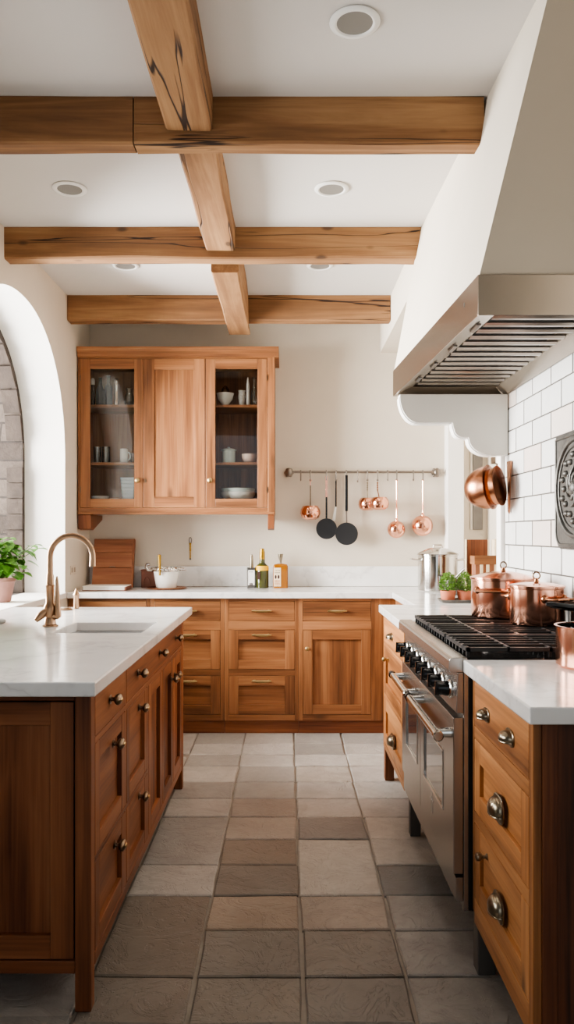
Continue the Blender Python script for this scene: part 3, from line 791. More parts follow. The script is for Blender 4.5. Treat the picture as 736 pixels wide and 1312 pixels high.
# ------------------------------------------------------------------ range
ry0, ry1 = 2.362, 3.422
t = rng = thing('range_cooker', 'stainless steel double oven range with black knobs and gas grates', 'range', (.8, 2.9, 0))
m = MB(); m.box(.536, 1.10, ry0+.004, ry1-.002, .155, .8795, STEEL); m.box(.55, 1.10, ry0, ry0+.0035, .16, .87, DARKGAP); m.build('body', t, bevel=.002)
m = MB()   # top slab with rounded nose, worktop level
prof = [(.49, .886), (.4905, .915), (.4945, .9225), (.502, .925), (.545, .925), (.55, .915), (1.085, .915), (1.085, .8805), (.495, .8805)]
m.prism(prof, ry0, ry1, 'y', STEEL); m.build('top_plate', t, bevel=.0015)
m = MB(); m.prism([(.517, .872), (.5125, .757), (.535, .757), (.535, .8795), (.517, .8795)], ry0+.002, ry1-.002, 'y', STEEL); cp = m.build('control_panel', t, bevel=.002)
for i in range(8):
    y = 2.45+i*.125; M = T(.5145, y, .815) @ R(-PI/2+.04, 'Y')
    m = MB(); m.lathe([(.029, 0), (.029, .004), (.026, .008), (.0235, .009)], CHROME, M, 28)
    m.lathe([(.023, .006), (.023, .016), (.0205, .026), (.0195, .042), (.0175, .045), (0, .045)], BLACKPL, M, 28)
    m.box(-.021, .021, -.006, .006, .03, .05, BLACKPL, M)
    m.build('knob', t, bevel=0)
def oven_door(y0, y1, wy0, wy1, hy0, hy1, label, mark):
    m = MB(); x = .505
    zz0, zz1, wz0, wz1 = .268, .742, .415, .595
    # slab with a window opening
    o_ = [(y0, zz0), (y1, zz0), (y1, zz1), (y0, zz1)]; i_ = [(wy0, wz0), (wy1, wz0), (wy1, wz1), (wy0, wz1)]
    for k in range(4):
        p, q, r_, w_ = o_[k], o_[(k+1) % 4], i_[(k+1) % 4], i_[k]
        for xx in (x, x+.03): m.poly([(xx,)+p, (xx,)+q, (xx,)+r_, (xx,)+w_], STEEL)
        m.poly([(x,)+p, (x,)+q, (x+.03,)+q, (x+.03,)+p], STEEL); m.poly([(x,)+w_, (x,)+r_, (x+.03,)+r_, (x+.03,)+w_], STEEL)
    d = m.build('oven_door', rng, bevel=.002, weld=True); d['label'] = label
    m = MB(); m.box(x+.003, x+.02, wy0, wy1, wz0, wz1, OVENGL); m.build('window', d)
    m = MB(); fr = .008
    for a, b, c, e in ((wy0-fr, wy1+fr, wz0-fr, wz0), (wy0-fr, wy1+fr, wz1, wz1+fr), (wy0-fr, wy0, wz0, wz1), (wy1, wy1+fr, wz0, wz1)): m.box(x-.003, x+.004, a, b, c, e, CHROME)
    m.build('window_trim', d, bevel=.0015)
    m = MB(); z = .688
    m.tube([(x-.047, hy0, z), (x-.047, hy1, z)], .0135, CHROME, 16)
    for y in (hy0+.035, hy1-.035): m.tube([(x, y, z), (x-.05, y, z)], [.017, .012], CHROME, 14)
    for y, q in ((hy0, -1), (hy1, 1)): m.lathe([(.016, -.012), (.0165, 0), (.0165, .012), (.013, .015), (0, .015)], BLACKPL if q > 0 else CHROME, T(x-.047, y, z) @ R(-q*PI/2, 'X'), 18)
    m.build('handle', d)
    if mark:
        m = MB(); u = (2.72)
        for dy in (-.012, .012): m.box(x-.0015, x, u+dy-.003, u+dy+.003, .33, .385, CHROME)
        m.box(x-.0015, x, u-.028, u+.028, .372, .378, CHROME); m.box(x-.0015, x, u-.006, u+.006, .385, .40, CHROME)
        m.build('emblem', d)
oven_door(ry0+.004, 2.948, 2.53, 2.87, ry0+.01, 2.93, 'large right oven door', True)
oven_door(2.956, ry1-.004, 3.03, 3.30, 2.985, ry1-.03, 'small left oven door', False)
m = MB(); m.box(.512, .535, ry0+.004, ry1-.004, .185, .258, STEEL); m.build('kick_panel', t, bevel=.002)
for y in (ry0+.03, ry1-.07):
    xl = .53 if y > 3 else .63
    leg(xl, xl+.045, y, y+.045, .1545, GREYLEG, rng)
    leg(1.03, 1.075, y, y+.045, .1545, GREYLEG, rng)
m = MB(); m.box(.548, 1.08, ry0+.03, ry1-.03, .9155, .9185, BLACKPL); m.build('burner_pan', t)
gw = (ry1-ry0-.08)/3
for k in range(3):
    a = ry0+.04+k*gw; b = a+gw-.008; m = MB(); z0, z1 = .937, .950
    xa, xb = .552, 1.075
    m.box(xa, xb, a, a+.014, z0, z1, BLACKIRON); m.box(xa, xb, b-.014, b, z0, z1, BLACKIRON)
    m.box(xa, xa+.014, a, b, z0, z1, BLACKIRON); m.box(xb-.014, xb, a, b, z0, z1, BLACKIRON)
    xm = (xa+xb)/2; m.box(xm-.006, xm+.006, a, b, z0, z1, BLACKIRON)
    n = 5
    for i in range(1, n+1):
        y = a+(b-a)*i/(n+1)
        m.box(xa, xb, y-.005, y+.005, z0+.001, z1+.004, BLACKIRON)
    for cx in ((xa+xm)/2, (xb+xm)/2):
        m.box(cx-.005, cx+.005, a, b, z0+.001, z1+.003, BLACKIRON)
    j = 0
    for cx in (xa+.007, xb-.007, xm):
        for i in range(7):
            y = a+.01+(b-a-.02)*i/6; m.box(cx-.005, cx+.005, y-.005, y+.005, .919, z0, BLACKIRON)
    m.build('grate', t, bevel=.0015)
    for cx in ((xa+xm)/2, (xb+xm)/2):
        m = MB(); m.lathe([(.045, 0), (.045, .006), (.032, .007), (.03, .010), (0, .0105)], DARKST, T(cx, (a+b)/2, .9188), 24); m.build('burner', t)
m = MB(); m.box(1.087, 1.104, ry0, ry1-.0, .8805, 1.045, DARKST); m.build('backguard', t, bevel=.002)

# ------------------------------------------------------------------ hood
t = hood = thing('range_hood', 'wide stainless steel range hood under the plaster chimney', 'range hood', (.85, 3.2, HB))
m = MB(); w = .003
def XL_(y): return XN+(XF-XN)*(y-HN)/(HFAR-HN)
xw = XT-.015
# skirts
m.hexa([(XN, HN, HB), (XN+.004, HN, HB), (XF+.004, HFAR, HB), (XF, HFAR, HB), (XN, HN, HT), (XN+.004, HN, HT), (XF+.004, HFAR, HT), (XF, HFAR, HT)], STEELH)
m.box(XN, xw, HN-.003, HN, HB, HT, STEELH); m.box(XF, xw, HFAR-.004, HFAR, HB, HT, STEELH)
m.build('canopy', t, bevel=.0015)
m = MB()    # sloping inner lip and roof
zi = HB+.03
def lip(o0, o1, i0, i1, zin=zi): m.poly([o0+(HB,), o1+(HB,), i1+(zin,), i0+(zin,)], STEELH)
i_n, i_f, i_r = HN+.03, HFAR-.10, xw-.07
lip((XN, HN), (XF, HFAR), (XN+.085, i_n), (XF+.085, i_f)); lip((XN, HN), (xw, HN), (XN+.085, i_n), (i_r, i_n)); lip((XF, HFAR), (xw, HFAR), (XF+.085, i_f), (i_r, i_f)); lip((xw, HN), (xw, HFAR), (i_r, i_n), (i_r, i_f))
m.build('lip', t)
m = MB(); m.poly([(XN+.08, i_n-.005, HB+.075), (i_r+.005, i_n-.005, HB+.075), (i_r+.005, i_f+.005, HB+.075), (XF+.08, i_f+.005, HB+.075)], DARKGAP)
nb = 15
for k in range(nb):
    y = i_n+.005+(i_f-i_n-.09)*k/(nb-1); x0 = XL_(y)+.088
    pr = [(y, zi+.004), (y+.014, zi-.002), (y+.03, zi-.002), (y+.044, zi+.004), (y+.044, zi+.009), (y+.03, zi+.003), (y+.014, zi+.003), (y, zi+.009)]
    m.prism(pr, x0, i_r, 'x', BAFFLE)
for a, b in ((XN+.086, i_n),): pass
m.build('baffle_filter', t)
for k, y in enumerate((2.70, 3.0, 3.3, 3.6)):
    m = MB(); x = XL_(y)+.05; m.box(x-.008, x+.008, y-.05, y+.05, HB+.008, HB+.016, DARKST, None); m.build('control_button', t, bevel=.002)
m = MB(); m.lathe([(.0, -.003), (.008, -.003), (.008, 0), (0, .001)], DARKST, T(XL_(2.66)-.0005, 2.66, HT-.05) @ R(-PI/2, 'Y'), 14); m.build('rivet', t)
# corbel under the far end of the hood
t = thing('corbel', 'scalloped painted corbel bracket under the far end of hood', 'bracket', (.9, 3.93, 1.7))
prof = []
def P(x, y): s_ = 256.0; return ((x-368)/s_, 1.3+(684-y)/s_)
for i in range(9):
    a = PI*(1+.5*i/8); prof.append(P(537+24.5*math.cos(a), 508-34*math.sin(a)))
prof += [P(560, 541.8), P(580, 541.5), P(581, 548)]
for i in range(6):
    a = PI+PI/2*i/5; prof.append(P(594+12*math.cos(a), 550-10.5*math.sin(a)))
prof += [P(600, 560.5)]
for i in range(8):
    a = PI+PI/2*i/7; prof.append(P(630+29*math.cos(a), 562-21*math.sin(a)))
prof += [(XT-.015, 1.3+(684-583)/256), (XT-.015, HB-.002), (prof[0][0], HB-.002)]
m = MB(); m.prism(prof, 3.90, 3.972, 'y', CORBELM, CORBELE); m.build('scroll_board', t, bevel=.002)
m = MB(); 
for i in range(len(prof)-4):
    a, b = prof[i], prof[i+1]
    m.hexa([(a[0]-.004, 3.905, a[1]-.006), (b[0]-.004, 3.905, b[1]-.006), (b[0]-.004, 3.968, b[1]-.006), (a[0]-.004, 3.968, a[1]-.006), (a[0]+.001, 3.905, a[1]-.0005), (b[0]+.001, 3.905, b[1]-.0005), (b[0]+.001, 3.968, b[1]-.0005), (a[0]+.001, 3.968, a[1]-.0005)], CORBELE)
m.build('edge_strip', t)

# ------------------------------------------------------------------ upper cabinet
UY = 5.30
t = upc = thing('wall_cabinet', 'wooden wall cabinet with two glazed doors around a solid panelled door', 'cabinet', (-.74, 5.5, 1.43))
x0, x1 = -1.422, -.085
m = MB()
m.box(x0, x0+.02, UY+.02, YB-.003, 1.432, 2.498, CH['z']); m.box(x1-.02, x1, UY+.02, YB-.003, 1.432, 2.498, CH['z'])
m.box(x0+.02, x1-.02, UY+.02, YB-.003, 1.50, 1.53, CH['x']); m.box(x0+.02, x1-.02, UY+.02, YB-.003, 2.47, 2.498, CH['x'])
m.box(x0+.02, x1-.02, YB-.015, YB-.003, 1.53, 2.47, CH['z'])
for x in (-.98, -.557): m.box(x-.009, x+.009, UY+.022, YB-.015, 1.53, 2.47, CH['z'])
F = face_to('-Y', UY)
fbox(m, F, x0, -1.407, 1.432, 2.498, -.02, 0, CH['z']); fbox(m, F, -.1325, x1, 1.432, 2.498, -.02, 0, CH['z'])
fbox(m, F, -1.407, -.1325, 1.432, 1.477, -.02, 0, CH['x']); fbox(m, F, -1.407, -.1325, 2.49, 2.498, -.02, 0, CH['x'])
fbox(m, F, -1.422, -.085, 1.432, 1.447, 0, .006, CH['x'])
fbox(m, F, -.979, -.9755, 1.477, 2.49, -.02, -.002, CH['z']); fbox(m, F, -.5595, -.5515, 1.477, 2.49, -.02, -.001, CH['z'])
m.build('carcass', t, bevel=.0015)
m = MB(); pr = [(UY, 2.499), (UY-.008, 2.505), (UY-.01, 2.53), (UY-.02, 2.538), (UY-.026, 2.555), (UY-.026, 2.567), (YB-.003, 2.567), (YB-.003, 2.499)]
m.prism(pr, -1.424, -.056, 'x', CH['x']); m.build('crown', t, bevel=.001)
for a, b in ((-1.422, -1.335), (-.132, -.088)):
    for c in ((UY+.002, UY+.06),):
        m = MB(); m.prism([(UY+.004, 1.4315), (UY+.01, 1.335), (UY+.075, 1.325), (YB-.01, 1.40), (YB-.01, 1.4315)], a, b, 'x', RD['z']); m.build('corbel_foot', t, bevel=.002)
def glazed(a, b, ga, gb, kn):
    m = MB(); F = face_to('-Y', UY); z0, z1, g0, g1 = 1.479, 2.488, 1.538, 2.421
    fbox(m, F, a, ga, z0, z1, -.02, 0, CH['z']); fbox(m, F, gb, b, z0, z1, -.02, 0, CH['z'])
    fbox(m, F, ga, gb, z0, g0, -.02, -.0004, CH['x']); fbox(m, F, ga, gb, g1, z1, -.02, -.0004, CH['x'])
    d = m.build('door', upc, bevel=.002)
    m = MB(); fbox(m, F, ga, gb, g0, g1, -.013, -.010, CABGLASS); m.build('glass_pane', d)
    knob('-Y', UY, kn, 1.662, d, BRASS, .017)
    for z in (1.60, 2.36):
        m = MB(); q = b if kn < (a+b)/2 else a
        fbox(m, F, q-.004, q+.004, z-.02, z+.02, -.004, .003, KNOBBR); m.build('hinge', d)
glazed(-1.405, -.981, -1.338, -1.039, -1.012)
glazed(-.5505, -.1345, -.4875, -.2014, -.522)
d = front('-Y', UY, -.977, -.558, 1.477, 2.49, 'door', upc, CH, fw=.072, panel='v', rec=.009); d['label'] = 'solid panelled middle door'
m = MB(); fbox(m, face_to('-Y', UY), -.968, -.955, 1.648, 1.672, 0, .004, KNOBBR); m.build('latch', d)
for (a, b) in ((-1.401, -.99), (-.547, -.106)):
    for z in (2.185, 1.79):
        m = MB(); m.box(a, b, UY+.045, YB-.016, z-.018, z, CH['x']); m.build('shelf', upc, bevel=.0015)

def ware(name, label, cat, prof, x, y, z, mat, n=28, group=None, extra=None):
    m = MB(); m.lathe(prof, mat, T(x, y, z+.0006), n)
    if extra is None: return tag(m.build(name), label, cat, group)
    t = thing(name, label, cat, (x, y, z), group=group); m.build('body', t); extra(t); return t
def cyl(r, h, w=.003, b=.9): return [(0, 0), (r*b, 0), (r, .004), (r, h), (r-w, h), (r-w*1.2, .006), (0, .006)]
def bowl(r, h, foot=.45, w=.004):
    o_ = [(0, 0), (r*foot, 0), (r*foot, .004)]
    for i in range(1, 9): a = PI/2*i/8; o_.append((r*foot+(r-r*foot)*math.sin(a), .004+(h-.004)*(1-math.cos(a))))
    i_ = [(p[0]-w, p[1]+w*.6) for p in o_[::-1][:-3]]
    return o_+i_+[(0, .008)]
sy = 5.43
# left upper shelf
def addlid(mat, prof, x, y, z, nm='lid'):
    def f(t): m = MB(); m.lathe(prof, mat, T(x, y, z), 22); m.build(nm, t)
    return f
ware('salt_shaker', 'slim white capped shaker at the left end of top left shelf', 'shaker', [(0, 0), (.016, 0), (.017, .1), (.013, .12), (.013, .15), (0, .151)], -1.352, sy, 2.185, DARKGL, extra=addlid(CERAMIC, [(.0145, 0), (.0155, .03), (.009, .045), (0, .046)], -1.352, sy, 2.3365))
ware('oil_bottle', 'dark glass bottle with short neck on top left cabinet shelf', 'bottle', [(0, 0), (.028, 0), (.03, .004), (.03, .11), (.012, .15), (.012, .195), (.014, .196), (.014, .2), (0, .2)], -1.30, sy, 2.185, DARKGL)
ware('oil_bottle', 'taller dark glass bottle in the middle of top left cabinet shelf', 'bottle', [(0, 0), (.026, 0), (.027, .004), (.027, .13), (.013, .16), (.013, .205), (.016, .206), (.016, .212), (0, .212)], -1.243, sy, 2.185, DARKGL)
ware('pepper_mill', 'tall slim grey pepper mill on the top left cabinet shelf', 'pepper mill', [(0, 0), (.019, 0), (.019, .02), (.015, .04), (.016, .1), (.014, .12), (.017, .13), (.0165, .185), (.012, .195), (0, .197)], -1.187, sy, 2.185, CHROME)
ware('glass_jug', 'small pale glass jug at the right end of top left shelf', 'jug', [(0, 0), (.03, 0), (.036, .03), (.032, .07), (.02, .1), (.024, .125), (.021, .125), (.017, .1), (.028, .07), (.032, .03), (0, .005)], -1.098, sy, 2.185, GLASSWARE)
for i, (x, lb) in enumerate(((-1.32, 'clear tumbler at the left end of the middle left cabinet shelf'), (-1.26, 'clear tumbler second from left on the middle left shelf'))):
    ware('tumbler', lb, 'glass', cyl(.028, .115, .002), x, sy, 1.79, GLASSWARE, group='clear tumblers in the wall cabinet')
def mughandle(x, y, z, r, mat):
    def f(t): m = MB(); m.tube([(x+r+.018*math.sin(a)-.002, y, z+.05-.028*math.cos(a)) for a in [PI*i/10 for i in range(11)]], .004, mat, 8); m.build('handle', t)
    return f
ware('mug', 'white straight mug on the middle left cabinet shelf', 'mug', cyl(.028, .1), -1.135, sy, 1.79, CERAMIC, extra=mughandle(-1.135, sy, 1.79, .028, CERAMIC))
ware('glass_cup', 'small clear cup right of the white mug', 'cup', cyl(.022, .07, .002), -1.068, sy, 1.79, GLASSWARE)
t = thing('storage_bin', 'pale blue ribbed storage bin at the bottom of left cabinet', 'bin', (-1.10, sy, 1.53)); m = MB()
for k in range(6):
    z = 1.5306+k*.024; r_ = .040+.0016*k
    m.grid([rr(-1.10-r_, -1.10+r_, sy-r_, sy+r_, .01, z), rr(-1.10-r_-.002, -1.10+r_+.002, sy-r_-.002, sy+r_+.002, .01, z+.012), rr(-1.10-r_, -1.10+r_, sy-r_, sy+r_, .01, z+.0235)], PALEBLUE, False, closed=True, capa=True, capb=True)
m.build('body', t); m = MB(); m.grid([rr(-1.152, -1.048, sy-.052, sy+.052, .01, 1.6755), rr(-1.152, -1.048, sy-.052, sy+.052, .01, 1.689)], PALEBLUE, False, closed=True, capa=True, capb=True); m.build('rim', t)
ware('dish', 'low white dish at the bottom left of the left cabinet', 'dish', bowl(.06, .03, .7), -1.30, sy, 1.53, CERAMIC)
ware('saucer', 'small white saucer between the low dish and blue bin', 'saucer', bowl(.036, .014, .6), -1.20, sy, 1.53, CERAMIC)
# right cabinet
ware('footed_bowl', 'white footed bowl on the top right cabinet shelf', 'bowl', [(0, 0), (.024, 0), (.022, .012), (.03, .022), (.052, .05), (.058, .078), (.062, .09), (.058, .09), (.05, .055), (.02, .03), (0, .028)], -.43, sy, 2.185, CERAMIC)
ware('glass_dome', 'small clear glass dome sitting in the white footed bowl', 'dome', [(0.0, .148), (.012, .14), (.028, .12), (.034, .085), (.032, .036), (.03, .036), (.031, .085), (.025, .118), (0, .143)], -.43, sy, 2.185, GLASSWARE)
ware('vase', 'grey patterned beaker vase on the top right cabinet shelf', 'vase', [(0, 0), (.016, 0), (.02, .03), (.026, .07), (.022, .1), (.026, .11), (.022, .11), (.018, .1), (.02, .06), (0, .006)], -.315, sy, 2.185, PATTERN)
ware('candle', 'tall thin cream candle on the top right cabinet shelf', 'candle', [(0, 0), (.012, 0), (.011, .15), (.007, .18), (.004, .2), (0, .205)], -.272, sy, 2.185, PAPER)
ware('glass_bottle', 'slim clear glass bottle at the right of top right shelf', 'bottle', [(0, 0), (.022, 0), (.023, .1), (.012, .13), (.011, .19), (.015, .2), (.012, .2), (.009, .13), (.019, .1), (0, .005)], -.228, sy, 2.185, GLASSWARE)
ware('lidded_jar', 'pale green lidded jar on the middle right cabinet shelf', 'jar', [(0, 0), (.04, 0), (.044, .004), (.046, .085), (.042, .085), (.039, .006), (0, .006)], -.405, sy, 1.79, PALEGRN, extra=addlid(PALEGRN, [(.045, 0), (.054, .002), (.054, .008), (.03, .016), (.008, .018), (.01, .026), (0, .028)], -.405, sy, 1.8762))
ware('bowl', 'small blush coloured bowl right of the pale lidded jar', 'bowl', bowl(.054, .062, .45), -.262, sy, 1.79, PINKBOWL)
ware('serving_bowl', 'wide white serving bowl, lower of two nested at cabinet bottom', 'bowl', bowl(.122, .06, .5), -.343, 5.47, 1.53, CERAMIC)
ware('serving_bowl', 'wide white serving bowl nested on top of another one', 'bowl', [(r, z+.024) for r, z in bowl(.118, .06, .5)], -.343, 5.47, 1.53, PALEGRN)

# ------------------------------------------------------------------ utensil rail
RY, RZ = 5.585, 1.742
t = thing('utensil_rail', 'long pewter utensil rail with rosette ends on the back wall', 'rail', (.54, RY, RZ))
m = MB(); m.tube([(.015, RY, RZ), (1.075, RY, RZ)], .0085, PEWTER, 14); m.build('bar', t)
for x in (.015, 1.075):
    m = MB(); M = T(x, YB-.001, RZ) @ R(PI/2, 'X')
    m.lathe([(.03, 0), (.03, .006), (.014, .012), (.011, .05), (.013, .06), (.013, .075), (0, .08)], PEWTER, M, 20)
    for k in range(6):
        a = 2*PI*k/6; m.ell((.022*math.cos(a), .022*math.sin(a), .012), (.014, .014, .008), PEWTER, 10, 6, M)
    m.ell((0, 0, .07), (.024, .03, .014), PEWTER, 14, 8, M)
    m.build('rosette', t)
def hook(x, label, drop=.05):
    m = MB(); r = .0125
    pts = [(x, RY+r*math.cos(a), RZ+r*math.sin(a)) for a in [PI*(-.1)+PI*1.1*i/10 for i in range(11)]]
    pts.reverse()
    pts = [(x, RY+.0125*math.cos(a), RZ+.0125*math.sin(a)) for a in [-.2*PI+1.2*PI*i/12 for i in range(13)]]
    pts += [(x, RY-.0125, RZ-drop*.4)]
    c = RZ-drop; pts += [(x, RY-.0125+.010-.010*math.cos(a), c-.010*math.sin(a)) for a in [PI*i/8 for i in range(9)]]
    m.tube(pts, .0044, PEWTER, 8)
    return tag(m.build('hook'), label, 'hook', 'hooks on the utensil rail')
S = 179.0
def rx(p): return (p-368)/S
def rz(p): return 1.3+(684-p)/S
HY = RY-.004
def strap(mb, x, z0, z1, w, mat, th=.004, y=HY): mb.box(x-w/2, x+w/2, y-th/2, y+th/2, z0, z1, mat)
def ringloop(mb, x, z, r, mat, y=HY): mb.tube([(x+r*math.cos(2*PI*i/14), y, z+r*math.sin(2*PI*i/14)) for i in range(14)], .0025, mat, 8, closed=True)
def pot_bowl(mb, x, z, r, h, mat, y=HY):       # squat rounded bowl opening upwards
    pr = [(0, -h*.5), (r*.55, -h*.5), (r*.85, -h*.36), (r, -h*.05), (r*.95, h*.25), (r*.78, h*.45), (r*.72, h*.5), (r*.68, h*.48), (r*.8, h*.25), (r*.9, 0), (r*.7, -h*.36), (0, -h*.42)]
    mb.lathe(pr, mat, T(x, y, z), 28)
# 1 ladle with dark handle, pot shaped bowl
def hung(name, label, cat, x): return thing(name, label, cat, (x, HY, RZ))
hz = RZ-.062
hook(rx(385.7), 'empty hook at the left end of the utensil rail')
x = rx(398); hook(x, 'hook holding the leftmost copper ladle'); t = hung('ladle', 'copper ladle with dark lower handle and squat bowl, leftmost on rail', 'ladle', x)
m = MB(); strap(m, x, rz(622), rz(607), .008, COPPER); ringloop(m, x, hz+.004, .007, COPPER); strap(m, x, rz(650), rz(622), .008, KNOBBR); m.build('handle', t)
m = MB(); pot_bowl(m, x, rz(657), .073, .098, COPPER, HY-.006); m.build('bowl', t)
def pan(px0, label, pzc, r, handle, name='frying_pan', dy=0):
    HY = RY-.004-dy; x = rx(px0); t = hung(name, label, 'pan', x); zc = rz(pzc); m = MB()
    M = T(x, HY+.012, zc) @ R(PI/2, 'X')
    m.lathe([(0, -.012), (r*.8, -.012), (r*.84, -.009), (r, .02), (r*.985, .021), (r*.8, -.006), (0, -.008)], PANIRON, M, 40); m.lathe([(r*.985, .018), (r*1.02, .02), (r*1.02, .024), (r*.985, .024)], simple('pan_rim', srgb(34, 35, 37), .35), M, 40); m.lathe([(0, -.0075), (r*.76, -.0055), (r*.75, -.0045), (0, -.0065)], PANIRON, M, 40); m.build('bowl', t)
    m = MB()
    for (a, b, w, mat) in handle: strap(m, x, rz(b), rz(a), w, mat, .008, HY-.004)
    ringloop(m, x, hz+.004, .007, PEWTER, HY-.004)
    m.build('handle', t, bevel=.002); return t
hook(rx(418.5), 'hook holding the left black frying pan'); pan(418.5, 'small black frying pan with a copper and black handle, left one', 677.5, .073, [(610, 637, .016, COPPER), (637, 666, .013, BLACKPL)])
# spatula
x = rx(431); hook(x, 'hook holding the thin black and white spatula'); t = hung('spatula', 'thin spatula with black handle between the two black pans', 'spatula', x)
m = MB(); m.tube([(x, HY+.028, rz(607)), (x, HY+.028, rz(649))], .0055, BLACKPL, 10); ringloop(m, x, hz+.006, .006, PEWTER); m.build('handle', t)
m = MB(); m.hexa([(x-.028, HY+.033, rz(667)), (x-.004, HY+.033, rz(667)), (x-.004, HY+.036, rz(667)), (x-.028, HY+.036, rz(667)), (x-.006, HY+.028, rz(649)), (x+.005, HY+.028, rz(649)), (x+.005, HY+.031, rz(649)), (x-.006, HY+.031, rz(649))], CERAMIC); m.build('blade', t)
hook(rx(444), 'hook holding the right black frying pan'); pan(444, 'larger black frying pan with a long black handle, right one', 684, .079, [(609, 655, .018, BLACKPL), (655, 671, .010, PEWTER)], dy=.018)
hook(rx(458.5), 'empty hook right of the larger black pan', .06)
for pxx, lb, dy in ((471, 'squat copper pan left of the overlapping pair on the rail', .0), (484, 'squat copper pan right of the overlapping pair on the rail', .0)):
    x = rx(pxx); hook(x, 'hook holding the '+('left' if pxx == 471 else 'right')+' of the paired copper pans')
    t = hung('copper_pan', lb, 'pan', x); m = MB(); yb_ = HY+(-.005 if pxx == 471 else -.12)
    ringloop(m, x, hz+.004, .006, PEWTER)
    for k in range(4): m.ell((x, HY, hz-.016-.016*k), (.006, .003, .008), NICKEL if pxx == 471 else COPPERB, 8, 6)
    m.tube([(x, HY, hz-.07), (x, (HY+yb_)/2, rz(634)), (x, yb_, rz(641))], .004, NICKEL if pxx == 471 else COPPERB, 8); m.build('handle', t)
    m = MB(); pot_bowl(m, x+(-.0 if pxx == 471 else .0), rz(646), .066, .088, COPPER, yb_); m.build('bowl', t)
hook(rx(497), 'empty hook left of the slimmer copper ladle')
def ladle(pxx, pz, r, label, hl):
    x = rx(pxx); hook(x, hl); t = hung('ladle', label, 'ladle', x); m = MB()
    zt = rz(pz)+r*.9
    m.tube([(x, HY, hz+.002), (x, HY, (hz+zt)/2), (x, HY, zt)], [.0052, .0045, .006], COPPER, 10); ringloop(m, x, hz+.004, .006, COPPER)
    m.lathe([(.009, .0), (.012, .012), (.006, .03), (0, .031)], COPPER, T(x, HY, zt-.008), 16)
    m.build('handle', t)
    m = MB(); M = T(x, HY+.012, rz(pz)) @ R(PI/2-.25, 'X'); pr = [(0, r*.86), (r*.35, r*.80), (r*.7, r*.56), (r*.93, r*.22), (r, -.1*r), (r*.96, -.35*r), (r*.92, -.35*r), (r*.95, -.1*r), (r*.88, r*.2), (r*.64, r*.52), (0, r*.8)]
    m.lathe(pr, COPPER, M, 32); m.build('bowl', t)
ladle(508.5, 678, .064, 'slim copper ladle with a small round bowl, second from the right', 'hook holding the slimmer copper ladle')
hook(rx(530), 'empty hook between the two round copper ladles')
ladle(542, 673, .076, 'large copper ladle with round bowl at right end of the rail', 'hook holding the large copper ladle')

# ------------------------------------------------------------------ things on the back worktop
ZW = .9206
t = thing('cutting_board', 'tall wooden board of three planks leaning in the back left corner', 'board', (-1.235, 5.52, ZW)); m = MB()
M = T(-1.235, 5.49, ZW+.007) @ R(-.22, 'X')
for k, (a, b) in enumerate(((0, .135), (.137, .245), (.247, .345))): m.box(-.14, .135, 0, .022, a, b, BD['x'], M)
m.box(.136, .15, -.004, .03, 0, .345, RD['z'], M); m.build('planks', t, bevel=.002)
m = MB(); m.tube([M @ Vector(p) for p in ((-.02, -.004, .14), (-.012, -.007, .143), (.012, -.007, .143), (.02, -.004, .14))], .003, NICKEL, 8); m.build('catch', t)
t = thing('book', 'closed book with pale pages lying before the leaning board', 'book', (-1.21, 5.3, ZW)); m = MB()
m.box(-1.36, -1.085, 5.20, 5.38, ZW+.0045, ZW+.026, PAPER); m.build('pages', t)
m = MB(); m.box(-1.365, -1.075, 5.195, 5.385, ZW, ZW+.004, LEATHER); m.box(-1.365, -1.075, 5.195, 5.385, ZW+.0265, ZW+.031, PAPER); m.box(-1.084, -1.074, 5.196, 5.384, ZW+.004, ZW+.0265, LEATHER); m.build('cover', t, bevel=.001)
t = thing('leather_box', 'small brown leather box between leaning board and white pot', 'box', (-.98, 5.52, ZW)); m = MB()
m.box(-1.03, -.915, 5.505, 5.60, ZW, ZW+.118, LEATHER); m.build('body', t, bevel=.004)
m = MB(); m.box(-1.033, -.912, 5.502, 5.603, ZW+.1185, ZW+.127, LEATHER); m.build('lid', t, bevel=.003)
m = MB(); m.tube([(-.99+.025*math.cos(a), 5.502, ZW+.005+.07*math.sin(a)) for a in [PI*i/10 for i in range(11)]], .003, LEATHER, 8); m.build('strap', t)
# round plate + white pot with silver rim
cx, cy = -.835, 5.40
m = MB(); m.lathe([(0, 0), (.125, 0), (.137, .006), (.14, .012), (.134, .012), (.122, .006), (0, .005)], COPPERB, T(cx, cy, ZW), 40); tag(m.build('tray'), 'round copper tray under the white pot', 'tray')
t = thing('ceramic_pot', 'white pot with ornate silver rim and brass lever on copper tray', 'pot', (cx, cy, ZW)); m = MB()
zt = ZW+.0065
m.lathe([(0, 0), (.064, 0), (.07, .006), (.078, .05), (.088, .112), (.084, .112), (.074, .05), (.062, .01), (0, .008)], CERAMIC, T(cx, cy, zt), 36); m.build('body', t)
m = MB(); m.lathe([(.089, .1125), (.098, .116), (.1, .13), (.094, .142), (.084, .142), (.086, .13)], CHROME, T(cx, cy, zt), 36)
for k in range(18):
    a = 2*PI*k/18; m.ell((cx+.098*math.cos(a), cy+.098*math.sin(a), zt+.128+.005*(k % 2)), (.012, .012, .009), CHROME, 10, 6)
m.tube([(cx-.09, cy, zt+.12), (cx-.125, cy, zt+.122), (cx-.142, cy, zt+.14), (cx-.135, cy, zt+.16), (cx-.115, cy, zt+.163)], [.01, .011, .012, .011, .009], CHROME, 10)
m.tube([(cx+.09, cy, zt+.13), (cx+.12, cy, zt+.128), (cx+.138, cy, zt+.12)], [.009, .009, .004], CHROME, 10)
m.build('rim', t)
